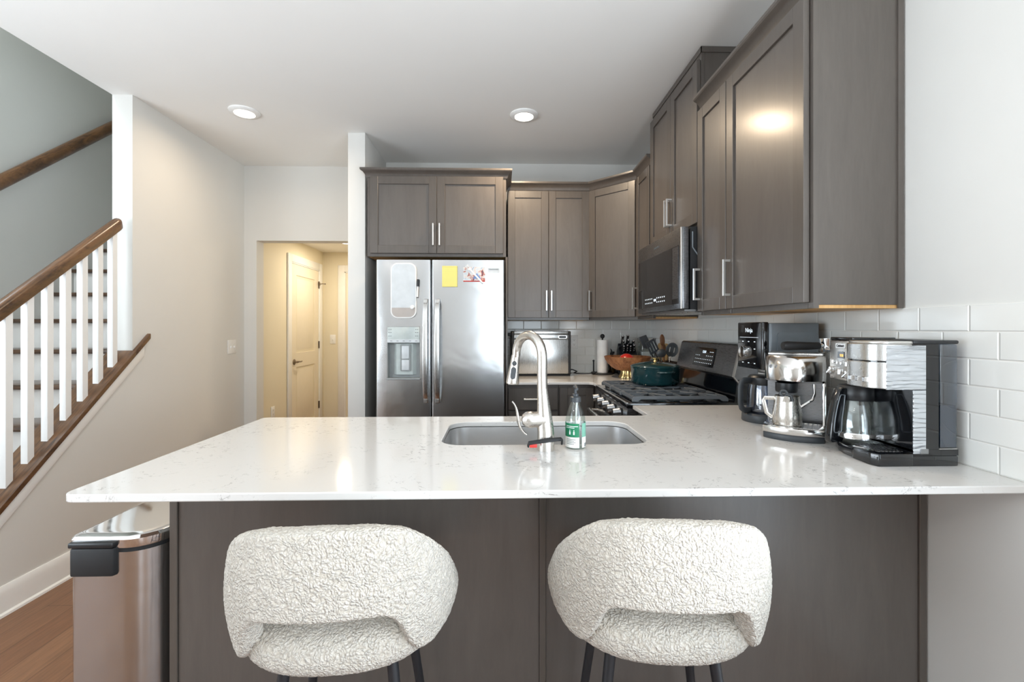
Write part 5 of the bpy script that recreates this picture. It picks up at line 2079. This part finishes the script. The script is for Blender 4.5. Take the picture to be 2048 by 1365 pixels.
# carafe of the coffee centre
cv = thing('carafe', 'glass coffee carafe with large black loop handle under the coffee centre', 'carafe', (1.140, 1.432, cz + 0.0305))
m = MB()
m.lathe([(0, 0), (0.055, 0), (0.064, 0.010), (0.066, 0.030), (0.062, 0.075), (0.052, 0.118), (0.046, 0.132), (0.043, 0.132), (0.049, 0.116), (0.058, 0.075), (0.062, 0.030), (0.060, 0.012), (0, 0.006)], 44)
m.build('glass', 'clear_glass', cv, ang=60)
m = MB()
m.lathe([(0.060, 0.016), (0.0685, 0.016), (0.0690, 0.030), (0.0675, 0.034), (0.060, 0.034)], 44)
m.build('band', 'chrome', cv, ang=40)
m = MB()
m.lathe([(0, 0.133), (0.049, 0.133), (0.052, 0.140), (0.052, 0.168), (0.046, 0.178), (0, 0.180)], 36)
m.build('lid', 'black_plastic', cv, ang=40)
Tv = Matrix.Rotation(radians(14), 4, 'Z')
outer = [(-0.046, 0.170), (-0.066, 0.174), (-0.078, 0.168)] + bez((-0.078, 0.168), (-0.100, 0.120), (-0.112, 0.070), (-0.116, 0.010), 8) + [(-0.112, 0.003), (-0.070, 0.003), (-0.062, 0.016), (-0.066, 0.030), (-0.064, 0.075), (-0.055, 0.118), (-0.048, 0.140)]
m = MB()
m.prism(outer, 'y', -0.011, 0.011, 0.003, M=Tv)
hd = m.build('handle', 'gloss_black', cv, ang=40)
m = MB()
inner = [(-0.060, 0.150), (-0.075, 0.152)] + bez((-0.080, 0.146), (-0.094, 0.110), (-0.102, 0.075), (-0.104, 0.040), 8) + [(-0.100, 0.034), (-0.078, 0.034), (-0.074, 0.040), (-0.072, 0.075), (-0.064, 0.118)]
m.tube([(x, -0.0115, z) for x, z in inner] + [(inner[0][0], -0.0115, inner[0][1])], 0.0016, 6, M=Tv)
m.build('grip_rim', 'steel_grey_paint', hd, ang=60)
# ------------------------------------------------------------------ step bin
bn_ = thing('trash_can', 'slim stainless step trash can standing left of the peninsula', 'trash can', (-1.125, 1.55, 0))
BX0, BX1, BY0, BY1 = -1.246, -0.998, 1.352, 1.90


def bin_poly(e=0.0, back=True):
    """Plan: flat back, straight sides, front with widely rounded corners."""
    x0, x1, y0, y1 = BX0 - e, BX1 + e, BY0 - e, BY1 + e
    pts = arc2(x0 + 0.02, y0 + 0.02, 0.02, pi, 1.5 * pi, 6)
    n = 14
    for i in range(n + 1):
        a = 1.5 * pi + 0.5 * pi * i / n
        pts.append((x1 - 0.095 + 0.095 * cos(a), y0 + 0.105 + 0.105 * sin(a)))
    pts += [(x1, y1 - 0.02), (x1 - 0.02, y1), (x0 + 0.02, y1), (x0, y1 - 0.02)]
    return pts


m = MB()
m.prism(bin_poly(0.0), 'z', 0.03, 0.655)
m.build('body', 'bin_steel', bn_, w=True, ang=30)
m = MB()
m.box(BX1 - 0.006, BX1 + 0.003, BY0 + 0.125, BY1 - 0.01, 0.03, 0.664)
m.build('side_panel', 'matte_black', bn_, w=True, ang=0)
m = MB()
m.prism(bin_poly(0.003), 'z', 0.0, 0.03, 0.004)
m.build('base', 'matte_black', bn_, w=True)
m = MB()
m.prism(bin_poly(-0.003), 'z', 0.655, 0.668)
m.build('collar', 'matte_black', bn_, w=True, ang=30)
m = MB()
rings = []
for e, z in ((0.002, 0.668), (0.003, 0.672), (0.003, 0.692), (-0.002, 0.700), (-0.012, 0.704), (-0.020, 0.7045)):
    rings.append([(x, y, z) for x, y in bin_poly(e)])
m.loft(rings)
m.build('lid', 'chrome', bn_, w=True, ang=25)
m = MB()
xa, xb = BX0 + 0.003, BX1 - 0.105
m.prism([(xa + 0.004, BY0 + 0.03), (xa + 0.01, BY0 - 0.014), (xb - 0.01, BY0 - 0.014), (xb + 0.005, BY0 + 0.02)], 'z', 0.590, 0.672, 0.006)
cl_ = m.build('liner_clip', 'matte_black', bn_, w=True)
m = MB()
m.prism([(xa + 0.004, BY0 + 0.03), (xa + 0.008, BY0 - 0.018), (xb - 0.008, BY0 - 0.018), (xb + 0.008, BY0 + 0.02)], 'z', 0.674, 0.690, 0.004)
m.build('clip_hinge', 'black_plastic', cl_, w=True)
m = MB()
m.box(-1.19, -1.07, BY0 - 0.05, BY0 + 0.01, 0.012, 0.026, 0.004)
m.build('pedal', 'chrome', bn_, w=True)

# ------------------------------------------------------------------ counter stools
tex = bpy.data.textures.new('boucle_loops', 'CLOUDS')
tex.noise_scale = 0.0065
tex.noise_depth = 0


def fuzzy(o):
    d = o.modifiers.new('loops', 'DISPLACE')
    d.texture = tex
    d.texture_coords = 'LOCAL'
    d.strength = 0.0024
    d.mid_level = 0.5


def smooth(t):
    t = max(0.0, min(1.0, t))
    return t * t * (3 - 2 * t)


TOP = [(0, 0.935), (0.2, 0.930), (0.36, 0.912), (0.45, 0.884), (0.55, 0.846), (0.65, 0.806), (0.76, 0.750), (0.9, 0.684), (1, 0.640)]
BOT = [(0, 0.757), (0.19, 0.754), (0.25, 0.745), (0.29, 0.722), (0.35, 0.660), (0.40, 0.632), (0.50, 0.628), (0.60, 0.636), (0.75, 0.632), (1, 0.612)]


def table(s, T):
    for (a, va), (b, vb) in zip(T, T[1:]):
        if s <= b:
            return va + (vb - va) * (s - a) / (b - a)
    return T[-1][1]


def make_stool(label, loc, rot):
    """Stool faces +y; back shell wraps round the seat, open between shell and seat at the rear."""
    t = thing('counter_stool', label, 'stool', loc, rot, 'boucle stools at the peninsula')
    # backrest shell
    NU, NV = 40, 10
    grid = []
    for i in range(NU + 1):
        u = -1 + 2 * i / NU
        s = abs(u)
        phi = u * radians(118)
        # top and bottom edge heights round the wrap
        top = table(s, TOP)
        bot = table(s, BOT)
        col = []
        for j in range(NV + 1):
            v = j / NV
            z = bot + (top - bot) * v
            hz = (z - 0.64) / 0.29
            wb_ = smooth((s - 0.30) / 0.35)
            bulge = (1 - wb_) * (1.02 + 0.070 * sin(pi * min(1, max(0, hz)))) + wb_ * (1.015 + 0.085 * sin(pi * min(1.0, max(0.0, v))) ** 0.8)
            a, b2 = 0.228 * bulge, 0.225 * (bulge * 0.95 + 0.05)
            sp = sin(phi)
            cp_ = cos(phi)
            x = a * math.copysign(abs(sp) ** 0.86, sp)
            y = -b2 * math.copysign(abs(cp_) ** 0.86, cp_)
            y -= 0.035 * hz * max(0.0, cp_)
            col.append((x, y, z))
        grid.append(col)
    m = MB()
    gv = [[m.bm.verts.new(p) for p in c] for c in grid]
    for i in range(NU):
        for j in range(NV):
            m.bm.faces.new((gv[i][j], gv[i + 1][j], gv[i + 1][j + 1], gv[i][j + 1]))
    o = m.build('backrest', 'boucle', t, ang=180)
    sd = o.modifiers.new('padding', 'SOLIDIFY')
    sd.thickness = 0.046
    sd.offset = -1.0
    ss = o.modifiers.new('round', 'SUBSURF')
    ss.levels = ss.render_levels = 3
    fuzzy(o)
    # seat cushion
    m = MB()
    rings = []
    n = 40
    for k, z in ((0.60, 0.598), (0.80, 0.602), (0.94, 0.616), (1.0, 0.642), (1.0, 0.668), (0.94, 0.690), (0.7, 0.700), (0.35, 0.703)):
        r = []
        for i in range(n):
            a = 2 * pi * i / n
            x = 0.222 * k * math.copysign(abs(cos(a)) ** 0.8, cos(a))
            y = 0.212 * k * math.copysign(abs(sin(a)) ** 0.8, sin(a)) + 0.005
            r.append((x, y, z))
        rings.append(r)
    m.loft(rings)
    o = m.build('seat', 'boucle', t, ang=180)
    ss = o.modifiers.new('round', 'SUBSURF')
    ss.levels = ss.render_levels = 3
    fuzzy(o)
    # steel legs and footrest
    for sx in (-1, 1):
        for sy in (-1, 1):
            m = MB()
            m.tube([(sx * 0.110, sy * 0.105, 0.602), (sx * 0.185, sy * 0.180, 0.0)], [0.0125, 0.010], 14)
            m.build('leg', 'black_metal', t)
    m = MB()
    q = 0.1555
    m.tube([(-q, q, 0.23), (q, q, 0.23)], 0.008, 10)
    m.tube([(-q, -q, 0.23), (q, -q, 0.23)], 0.008, 10)
    m.tube([(-q, -q, 0.23), (-q, q, 0.23)], 0.008, 10)
    m.tube([(q, -q, 0.23), (q, q, 0.23)], 0.008, 10)
    m.build('footrest', 'black_metal', t)
    return t


make_stool('cream boucle counter stool nearer the trash can', (-0.352, 1.10, 0), radians(3))
s2 = make_stool('cream boucle counter stool nearer the grey right wall', (0.368, 1.11, 0), radians(-5))
